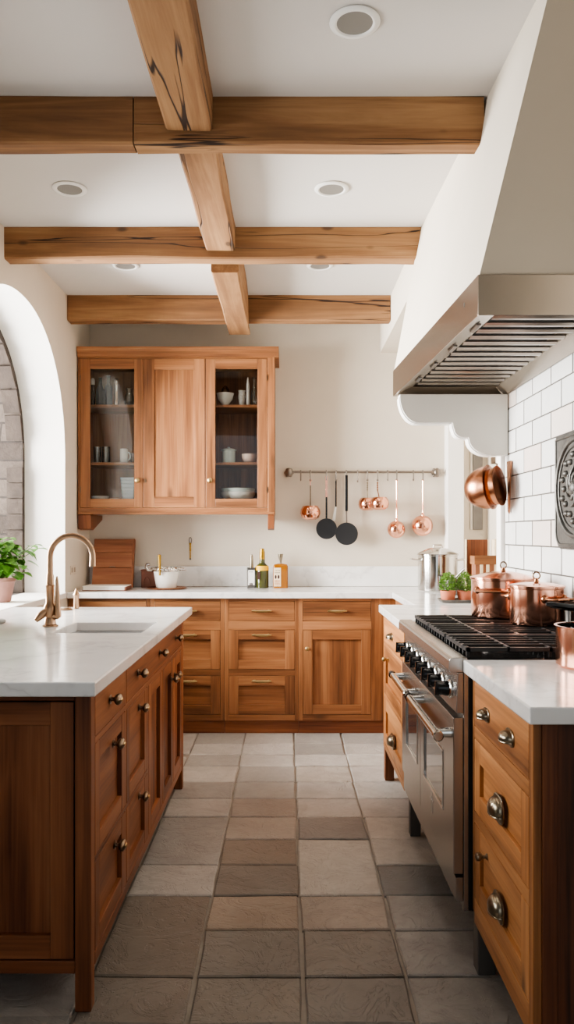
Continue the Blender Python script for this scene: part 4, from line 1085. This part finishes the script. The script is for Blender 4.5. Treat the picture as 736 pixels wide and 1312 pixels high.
m = MB(); m.tube([(cx-.03, cy-.098, zt+.09), (cx-.03, cy-.1, zt+.15), (cx-.032, cy-.1, zt+.225)], [.007, .008, .011], GOLD, 12); m.ell((cx-.032, cy-.1, zt+.222), (.012, .012, .012), GOLD, 12, 8); m.build('lever', t)
t = thing('wall_hook', 'small brass and silver key shaped hook on the back wall', 'hook', (-.70, YB, 1.2)); m = MB()
m.tube([(-.70, YB-.006, 1.175), (-.70, YB-.006, 1.225)], .006, GOLD, 10); m.ell((-.70, YB-.007, 1.228), (.009, .006, .007), GOLD, 10, 6); m.ell((-.70, YB-.007, 1.118), (.007, .006, .007), DARKST, 10, 6); m.tube([(-.70, YB-.006, 1.12), (-.70, YB-.006, 1.175)], .0045, GOLD, 8); m.build('stem', t)
m = MB(); m.tube([(-.70+.009*math.cos(2*PI*i/14), YB-.006, 1.252+.022*math.sin(2*PI*i/14)) for i in range(14)], .0028, DARKST, 8, closed=True); m.build('ring', t)
m = MB(); m.box(XL+.0005, XL+.006, 5.14, 5.26, 1.03, 1.09, OUTLET); t = tag(m.build('wall_outlet', bevel=.003), 'beige double outlet on the left wall near the corner', 'outlet')
m = MB()
for y in (5.17, 5.23): m.box(XL+.006, XL+.0075, y-.016, y+.016, 1.044, 1.076, SOCKET)
m.build('socket', t)
# bottles
by = 5.50
def squig(mb, x0, x1, z0, z1, y, n, mat):
    for k in range(n):
        z = z0+(z1-z0)*k/max(1, n-1); x = x0
        while x < x1-.004:
            w = random.uniform(.003, .007); mb.box(x, min(x+w, x1), y-.0006, y, z, z+.005, mat); x += w+.0025
x = -.25; t = thing('bottle', 'slim steel dispenser bottle with pale label, leftmost of three', 'bottle', (x, by, ZW)); m = MB()
m.grid([rr(x-.032, x+.028, by-.028, by+.028, .006, ZW), rr(x-.032, x+.028, by-.028, by+.028, .006, ZW+.142)], DARKST, False, closed=True, capa=True, capb=True); m.build('body', t)
m = MB(); m.box(x-.022, x+.022, by-.0305, by-.0285, ZW+.02, ZW+.125, CERAMIC); squig(m, x-.012, x+.012, ZW+.02, ZW+.03, by-.031, 3, PRINT); squig(m, x-.016, x+.016, ZW+.11, ZW+.11, by-.031, 1, PRINT); m.build('label', t)
m = MB(); m.lathe([(.013, 0), (.012, .05), (.009, .085), (.006, .092), (0, .093)], NICKEL, T(x, by, ZW+.1425), 16); m.build('spout', t)
x = -.175; t = thing('bottle', 'green glass bottle with yellow band and gold neck, in the middle', 'bottle', (x, by, ZW)); m = MB()
m.lathe([(0, 0), (.043, 0), (.046, .004), (.046, .135), (.04, .155), (.02, .175), (.018, .2), (0, .2)], simple('olive_glass', srgb(64, 66, 30), .1, spec=.6), T(x, by, ZW), 32); m.build('body', t)
m = MB(); m.lathe([(.0466, .122), (.0468, .148), (.043, .155), (.042, .153)], YELLOW, T(x, by, ZW), 32); m.build('band', t)
m = MB(); m.box(x-.034, x-.012, by-.049, by-.047, ZW+.06, ZW+.115, PRINT); m.build('label', t)
m = MB(); m.lathe([(.019, 0), (.0185, .05), (.015, .062), (.0155, .075), (0, .076)], GOLD, T(x, by, ZW+.2005), 20); m.build('neck_foil', t)
x = -.045; t = thing('bottle', 'square amber glass bottle with printed cream label, rightmost of three', 'bottle', (x, by, ZW)); m = MB()
m.grid([rr(x-.052, x+.052, by-.035, by+.035, .012, ZW), rr(x-.052, x+.052, by-.035, by+.035, .012, ZW+.15), rr(x-.045, x+.045, by-.03, by+.03, .012, ZW+.165), rr(x-.014, x+.014, by-.014, by+.014, .012, ZW+.172)], simple('amber_liquid', srgb(138, 84, 16), .12, spec=.6), True, closed=True, capa=True, capb=True); m.build('body', t)
m = MB(); m.box(x-.046, x+.002, by-.0375, by-.0355, ZW+.012, ZW+.142, LABELW); squig(m, x-.04, x-.004, ZW+.105, ZW+.12, by-.0378, 2, PRINT)
for k in (-.034, -.014): m.ell((x+k, by-.0378, ZW+.078), (.007, .001, .014), PRINT, 10, 6)
squig(m, x-.042, x-.002, ZW+.022, ZW+.05, by-.0378, 4, RUSTPR); m.build('label', t)
m = MB(); m.lathe([(.008, 0), (.008, .015), (.013, .03), (.018, .058), (.018, .066), (0, .067)], NICKEL, T(x, by, ZW+.1725), 18); m.build('stopper', t)
# stock pot
x, y, r = 1.0, 5.18, .13
t = thing('stock_pot', 'tall stainless stock pot with lid on the back worktop', 'pot', (x, y, ZW)); m = MB()
m.lathe([(0, 0), (r-.006, 0), (r, .008), (r, .235), (r+.006, .238), (r+.006, .243), (r-.004, .243), (r-.004, .01), (0, .006)], CHROME, T(x, y, ZW), 48); m.build('body', t)
m = MB(); m.lathe([(r+.004, .2445), (r+.007, .248), (r*.9, .258), (r*.5, .282), (r*.3, .288), (0, .289)], CHROME, T(x, y, ZW), 48)
m.tube([(x-.03, y, ZW+.288), (x-.026, y, ZW+.305), (x+.026, y, ZW+.305), (x+.03, y, ZW+.288)], .006, CHROME, 10); m.build('lid', t)
for s in (-1, 1):
    m = MB(); m.tube([(x+s*(r-.002)*math.cos(a0), y+(r)*math.sin(a0)*1.0, ZW+.205) for a0 in (-.32,)]+[(x+s*(r+.045), y-.04, ZW+.212), (x+s*(r+.045), y+.04, ZW+.212)]+[(x+s*(r-.002)*math.cos(.32), y+r*math.sin(.32), ZW+.205)], .006, CHROME, 10); m.build('handle', t)
# small saucepan behind, only its curved handle shows
x, y = 1.04, 4.90; t = thing('steel_saucepan', 'low steel saucepan with raised curved handle behind the herb pots', 'saucepan', (x, y, ZW)); m = MB()
m.lathe([(0, 0), (.066, 0), (.07, .006), (.07, .10), (.073, .102), (.067, .102), (.066, .01), (0, .006)], DARKST, T(x, y, ZW), 32); m.build('body', t)
m = MB(); m.tube([(x-.02, y-.068, ZW+.085), (x+.0, y-.09, ZW+.11), (x+.03, y-.12, ZW+.15), (x+.06, y-.14, ZW+.18), (x+.085, y-.145, ZW+.19)], [.006, .007, .008, .008, .006], DARKST, 10); m.build('handle', t)
# wooden crock and boards
x, y = 1.185, 4.62; t = thing('wooden_utensil_box', 'slatted wooden utensil box standing behind the copper pots', 'box', (x, y, ZW)); m = MB()
m.box(x-.08, x+.08, y-.05, y-.04, ZW, ZW+.2, BD['z']); m.box(x-.08, x+.08, y+.04, y+.05, ZW, ZW+.2, BD['z']); m.box(x-.08, x-.07, y-.04, y+.04, ZW, ZW+.2, BD['z']); m.box(x+.07, x+.08, y-.04, y+.04, ZW, ZW+.2, BD['z']); m.box(x-.07, x+.07, y-.04, y+.04, ZW, ZW+.01, BD['x']); m.build('body', t, bevel=.002)
m = MB(); m.box(x-.088, x+.088, y-.058, y-.0505, ZW+.2, ZW+.25, CH['x']); m.box(x-.088, x+.088, y+.0505, y+.058, ZW+.2, ZW+.25, CH['x']); m.box(x-.088, x-.0805, y-.05, y+.05, ZW+.2, ZW+.25, CH['y']); m.box(x+.0805, x+.088, y-.05, y+.05, ZW+.2, ZW+.25, CH['y']); m.build('rim', t, bevel=.002)
m = MB()
for q in (-.055, -.018, .03): m.box(x+q, x+q+.018, y-.0545, y-.0505, ZW, ZW+.2, LABELW)
m.build('slat', t, bevel=.001)
t = thing('cutting_board', 'upright brown cutting board rising behind the wooden utensil box', 'board', (1.16, 4.75, ZW)); m = MB(); m.box(1.095, 1.22, 4.74, 4.76, ZW, ZW+.345, DKW['z']); m.build('board', t, bevel=.004)
m = MB(); m.box(1.085, 1.0945, 4.739, 4.761, ZW, ZW+.345, LABELW); m.box(1.2205, 1.23, 4.739, 4.761, ZW, ZW+.345, LABELW); m.build('edge', t, bevel=.002)
m = MB(); m.lathe([(0, 0), (.022, 0), (.022, .345), (.017, .348), (0, .348)], LABELW, T(1.268, 4.745, ZW), 20); tag(m.build('paper_roll'), 'pale paper roll standing right of the upright cutting board', 'roll')
t = thing('steel_board', 'narrow grey steel board hanging in the back right corner', 'board', (1.37, YB, 1.6)); m = MB(); m.box(1.345, 1.415, YB-.012, YB-.002, 1.33, 1.91, DARKST); m.build('board', t, bevel=.002)
m = MB(); m.box(1.325, 1.343, YB-.012, YB-.002, 1.33, 1.93, CORBELM); m.build('edge', t, bevel=.002)
# herb tray + two herb pots
t = thing('tray', 'dark steel tray under the two little herb pots', 'tray', (.945, 4.36, ZW)); m = MB(); m.grid([rr(.86, 1.03, 4.29, 4.43, .03, ZW), rr(.85, 1.04, 4.28, 4.44, .03, ZW+.016), rr(.856, 1.034, 4.286, 4.434, .03, ZW+.016), rr(.864, 1.026, 4.294, 4.426, .03, ZW+.004)], DARKST, False, closed=True, capa=True, capb=True); m.build('body', t)
for k, (x, lb) in enumerate(((.90, 'left herb pot of the terracotta pair on the steel tray'), (.994, 'right herb pot of the terracotta pair on the steel tray'))):
    y = 4.36; t = thing('potted_herb', lb, 'potted herb', (x, y, ZW), group='potted herbs by the range'); z = ZW+.0047
    m = MB(); m.lathe([(0, 0), (.034, 0), (.036, .004), (.043, .05), (.043, .058), (.038, .058), (.036, .02), (0, .018)], TERRA, T(x, y, z), 24); m.build('pot', t)
    m = MB(); m.lathe([(0, .0), (.0365, 0), (0.03, .006), (0, .008)], SOIL, T(x, y, z+.042), 18); m.build('soil', t)
    m = MB()
    for i in range(760):
        a = random.uniform(0, 2*PI); q = math.acos(random.uniform(-.45, 1)); rad = random.uniform(.55, 1)**.5
        p = Vector((x+.0455*rad*math.sin(q)*math.cos(a), y+.06*rad*math.sin(q)*math.sin(a), z+.09+.072*rad*math.cos(q)))
        if p.z < z+.06 and abs((p-Vector((x, y, p.z))).length) < .043: p.z = z+.062
        d = Vector((math.cos(random.uniform(0, 6.3)), math.sin(random.uniform(0, 6.3)), random.uniform(-.3, .8))).normalized(); sdir = d.orthogonal().normalized()
        l, w = random.uniform(.009, .014), .0042
        m.poly([p, p+d*l*.5+sdir*w, p+d*l, p+d*l*.5-sdir*w], HERB)
    for i in range(16):
        a = random.uniform(0, 2*PI); m.tube([(x, y, z+.048), (x+.03*math.cos(a), y+.03*math.sin(a), z+.1)], .001, HERB, 5)
    m.build('foliage', t)

# ------------------------------------------------------------------ copper on the range
def copper_pot(x, y, z, r, h, label, dome, name='copper_pot', hang=-1.2):
    t = thing(name, label, 'pot', (x, y, z)); m = MB()
    m.lathe([(0, 0), (r-.008, 0), (r-.002, .003), (r, .010), (r, h-.006), (r+.004, h-.003), (r+.004, h), (r-.003, h), (r-.003, .01), (0, .006)], COPPER, T(x, y, z), 56); m.build('body', t)
    m = MB(); pr = [(r+.002, h+.001), (r+.006, h+.002), (r+.006, h+.007), (r*.96, h+.010)]
    for i in range(1, 7): a = i/6; pr.append((r*.96*(1-a)+.0, h+.010+dome*math.sin(a*PI/2)))
    m.lathe(pr, COPPER, T(x, y, z), 56); l = m.build('lid', t)
    m = MB(); zt = z+h+.010+dome
    m.lathe([(.012, -.002), (.009, .006), (.007, .014), (0, .015)], COPPERB, T(x, y, zt), 14)
    m.tube([(x+.013*math.cos(2*PI*i/16), y, zt+.024+.014*math.sin(2*PI*i/16)) for i in range(16)], .0032, KNOBBR, 8, closed=True); m.build('ring', l)
    for da in (0, PI):
        a = hang+da; m = MB(); c = Vector((x, y, z+h*.72)); e = Vector((math.cos(a), math.sin(a), 0)); q = Vector((-e.y, e.x, 0)); ww = r*.52
        pts = [c+e*(r*.86)+q*ww, c+e*(r+.01)+q*ww*1.0, c+e*(r+.036)+q*ww*.75, c+e*(r+.042), c+e*(r+.036)-q*ww*.75, c+e*(r+.01)-q*ww, c+e*(r*.86)-q*ww]
        m.tube(pts, .006, COPPERB, 10)
        for sg in (-1, 1): m.ell((0, 0, 0), (.013, .013, .016), COPPERB, 10, 6, Matrix.Translation(c+e*(r*.86)+q*ww*sg))
        m.build('handle', t)
    return t
ZG = .9552
copper_pot(.905, 3.262, ZG, .131, .158, 'larger tall copper pot with domed lid at the back of range', .022, hang=-2.2)
copper_pot(.955, 2.985, ZG, .1, .142, 'shorter copper pot with flat lid nearer on the range', .009, hang=-1.05)
x, y = .872, 2.225; t = thing('copper_saucepan', 'open copper saucepan with black handle on the near right worktop', 'saucepan', (x, y, ZW)); m = MB(); r, h = .1, .118
m.lathe([(0, 0), (r-.008, 0), (r, .008), (r, h-.004), (r+.005, h), (r-.003, h), (r-.004, .01), (0, .006)], COPPER, T(x, y, ZW), 56); m.build('body', t)
m = MB(); m.lathe([(0, .0065), (r-.006, .0105), (r-.0045, h-.002), (r-.0052, h-.002), (r-.0062, .0115), (0, .0075)], BLACKPL, T(x, y, ZW), 48); m.build('lining', t)
m = MB(); zt = ZW+h
m.tube([(x-.03, y+.09, zt-.03), (x-.032, y+.105, zt+.0), (x-.032, y+.105, zt+.04)], [.009, .007, .008], DARKST, 10)
m.tube([(x-.10, y+.10, zt+.052), (x-.085, y+.1, zt+.05), (x-.03, y+.1, zt+.042), (x+.06, y+.1, zt+.036)], [.004, .009, .011, .010], BLACKPL, 12); m.build('handle', t)
# spatula leaning behind
x, y = 1.074, 2.86; t = thing('steel_spatula', 'steel spatula standing against the backguard right of the pots', 'spatula', (x, y, .95)); m = MB()
m.box(x-.003, x+.001, y-.02, y+.02, 1.03, 1.12, STEEL); m.build('blade', t, bevel=.002); m = MB(); m.tube([(x-.001, y, .9475), (x-.001, y, 1.03)], .005, STEEL, 8); m.build('handle', t)
# nested copper bowls under the corbel
def hung_bowl(x, y, z, r, depth, rot, label, mat, hookz):
    t = thing('copper_bowl', label, 'bowl', (x, y, z)); m = MB(); M = T(x, y, z) @ rot
    pr = [(0, -depth)]
    for i in range(1, 10): a = PI/2*i/9; pr.append((r*math.sin(a)**.8, -depth*math.cos(a)))
    pr += [(r+.004, .002), (r-.002, .004)]; m.lathe(pr, mat, M, 44)
    b = m.build('shell', t)
    m = MB(); m.lathe([(p[0]*.965, p[1]*.965+.0012) for p in pr[:-2]], COPPERIN, M, 44); m.build('lining', t)
    m = MB(); m.lathe([(r-.001, -.002), (r+.005, 0), (r+.005, .004), (r-.003, .004)], mat, M, 44); m.build('rim', t)
    return t
rot = R(PI/2-.18, 'Y') @ Matrix(); rot = R(-.6, 'Z') @ R(PI/2-.12, 'Y')
hung_bowl(1.0, 3.84, 1.53, .106, .125, rot, 'burnished copper bowl hanging under the corbel, outer and farther left', COPPERB, 1.65)
hung_bowl(1.036, 3.812, 1.535, .094, .085, rot, 'smaller copper bowl nested inside the hanging outer one', COPPERB, 1.65)
m = MB(); m.box(1.03, 1.05, 3.925, 3.945, 1.652, 1.686, KNOBBR); m.tube([(1.04, 3.935, 1.655), (1.04, 3.9, 1.652), (1.04, 3.86, 1.645), (1.035, 3.845, 1.635)], .004, KNOBBR, 8); tag(m.build('bowl_hook'), 'dark hook under the corbel holding the copper bowls', 'hook')
m = MB(); m.hexa([(1.098, 3.86, 1.40), (1.104, 3.86, 1.40), (1.104, 3.88, 1.41), (1.098, 3.88, 1.41), (1.098, 3.83, 1.66), (1.104, 3.83, 1.66), (1.104, 3.90, 1.66), (1.098, 3.90, 1.66)], COPPERB); tag(m.build('copper_spatula'), 'narrow copper strip hanging flat at the edge of the tiles', 'utensil')
# plaque
pc, pz = 2.935, 1.475; pw, ph = .225, .215
t = thing('wall_plaque', 'dark iron relief plaque with an oval on the white tiles', 'plaque', (XT-.02, pc, pz)); M = face_to('-X', XT-.0165) @ T(pc, pz, 0)
m = MB(); out = []
for i in range(4):
    sx, szz = ((1, 1), (-1, 1), (-1, -1), (1, -1))[i]
    for k in range(7):
        if szz > 0: out.append((sx*pw, szz*ph)); break
        a = (PI if sx < 0 else 1.5*PI)+PI/2*k/6; out.append((sx*(pw-.06)+.06*math.cos(a), -(ph)+.06-.0+.06*math.sin(a)-.02))
m.grid([[M @ Vector((p[0], p[1], 0)) for p in out], [M @ Vector((p[0], p[1], .014)) for p in out], [M @ Vector((p[0]*.96, p[1]*.96, .018)) for p in out]], PLAQUE, False, closed=True, capa=True, capb=True); m.build('back_plate', t)
m = MB()
def ovl(a, b, w, r_, n=48): m.tube([M @ Vector((a*math.cos(2*PI*i/n), b*math.sin(2*PI*i/n), w)) for i in range(n)], r_, PLAQUE, 8, closed=True)
ovl(.195, .185, .02, .010); ovl(.17, .158, .02, .005)
m.tube([M @ Vector((p[0]*.93, p[1]*.93, .018)) for p in out], .006, PLAQUE, 8, closed=True); m.build('border', t)
m = MB()
for k in range(22):
    a = 2*PI*k/22; q = .115+.02*(k % 2); c = (q*math.cos(a), q*math.sin(a)*.95)
    m.ell((c[0], c[1], .02), (.019, .013, .012), PLAQUE, 10, 6, M)
for k in range(7):
    a = 2*PI*k/7; m.tube([M @ Vector(((.02+.06*q)*math.cos(a+q*1.6), (.02+.06*q)*math.sin(a+q*1.6), .024)) for q in [j/6 for j in range(7)]], [.006, .008, .009, .008, .007, .005, .003], PLAQUE, 8)
m.ell((0, 0, .022), (.03, .03, .018), PLAQUE, 14, 8, M)
m.build('relief', t)

# ------------------------------------------------------------------ plant on the sill
x, y, z = -1.60, 4.33, SILL+.0045
t = thing('potted_plant', 'leafy green plant in clay pot on the arched window sill', 'potted plant', (x, y, z))
m = MB(); m.lathe([(0, 0), (.06, 0), (.065, .006), (.085, .11), (.09, .115), (.09, .135), (.082, .135), (.078, .1), (0, .098)], POTPINK, T(x, y, z), 32); m.build('pot', t)
m = MB(); m.lathe([(0, 0), (.077, 0), (0, .012)], SOIL, T(x, y, z+.1), 20); m.build('soil', t)
m = MB(); st = MB()
for i in range(46):
    a = random.uniform(0, 2*PI); reach = random.uniform(.04, .17); hh = random.uniform(.12, .30)
    if i < 2: a, reach, hh = -.1+.35*i, .21, .29-.03*i
    base = Vector((x+.03*math.cos(a), y+.03*math.sin(a), z+.11)); tip = Vector((x+reach*math.cos(a), y+reach*math.sin(a), z+.1+hh*(1-reach*1.2)))
    if tip.x < XL-.25: tip.x = XL-.2
    mid = base.lerp(tip, .5)+Vector((0, 0, .04)); st.tube([base, mid, tip], [.003, .0022, .0015], LEAF, 6)
    for k in range(5 if i >= 2 else 3):
        p = tip if k == 0 else base.lerp(tip, random.uniform(.5, 1))+Vector((random.uniform(-.03, .03), random.uniform(-.03, .03), random.uniform(-.03, .03)))
        aa = a+random.uniform(-1.2, 1.2); d = Vector((math.cos(aa), math.sin(aa), random.uniform(-.7, .35))).normalized(); sd = d.cross(Vector((0, 0, 1))).normalized(); nn = sd.cross(d)
        l = random.uniform(.045, .08); w = l*.46
        rows = []
        for q in range(7):
            u = q/6; ww = w*math.sin(PI*min(1, u**.75))*1.0+.0005; c = p+d*l*u-nn*(.25*l*u*u)
            rows.append([c-sd*ww+nn*ww*.25, c, c+sd*ww+nn*ww*.25])
        m.grid(rows, LEAF, True)
st.build('stems', t); m.build('foliage', t)

# ------------------------------------------------------------------ light, world, camera
w = bpy.data.worlds.new('daylight'); SC.world = w; w.use_nodes = True
bg = w.node_tree.nodes['Background']; bg.inputs[0].default_value = (.86, .93, 1.0, 1); bg.inputs[1].default_value = .9
def area(name, loc, rot, sx, sy, power, col):
    l = bpy.data.lights.new(name, 'AREA'); l.shape = 'RECTANGLE'; l.size = sx; l.size_y = sy; l.energy = power; l.color = col
    o = bpy.data.objects.new(name, l); COL.objects.link(o); o.location = loc; o.rotation_euler = rot; return o
area('daylight_arch', (XL-1.25, ACY, 1.85), (0, -PI/2, 0), 2.0, 1.9, 680, (1.0, .98, .95))
area('side_fill', (XL-.75, 2.2, 1.75), (0, -PI/2, 0), 1.3, 1.4, 48, (1.0, .98, .95))  # added fill outside the added side window
area('daylight_door', (-.3, YF-.6, .9), (PI/2, 0, PI), 1.2, 1.6, 36, (1.0, .97, .93))  # added fill from behind the camera for surfaces facing it
for x, y in ((.205, 2.36), (-.975, 3.5), (.2, 3.5), (.19, 4.5), (-.93, 4.5)):
    l = bpy.data.lights.new('downlight_fill', 'SPOT'); l.energy = 6; l.spot_size = 2.5; l.spot_blend = 1; l.shadow_soft_size = .04; l.color = (1, .93, .84)  # added fill, the ceiling lights themselves look unlit
    o = bpy.data.objects.new('downlight_fill', l); COL.objects.link(o); o.location = (x, y, ZC-.02)
cam = bpy.data.cameras.new('camera'); co = bpy.data.objects.new('camera', cam); COL.objects.link(co)
co.location = (0, 0, 1.3); co.rotation_euler = (PI/2, 0, 0)
cam.sensor_fit = 'HORIZONTAL'; cam.sensor_width = 36; cam.lens = 36*1000/736; cam.shift_y = (684-656)/736
cam.clip_start = .05; SC.camera = co
SC.view_settings.view_transform = 'AgX'; SC.view_settings.look = 'AgX - Medium High Contrast'; SC.view_settings.exposure = .42
SC.cycles.use_denoising = True
SC.cycles.max_bounces = 10; SC.cycles.diffuse_bounces = 6; SC.cycles.transparent_max_bounces = 16
SC.cycles.sample_clamp_indirect = 6
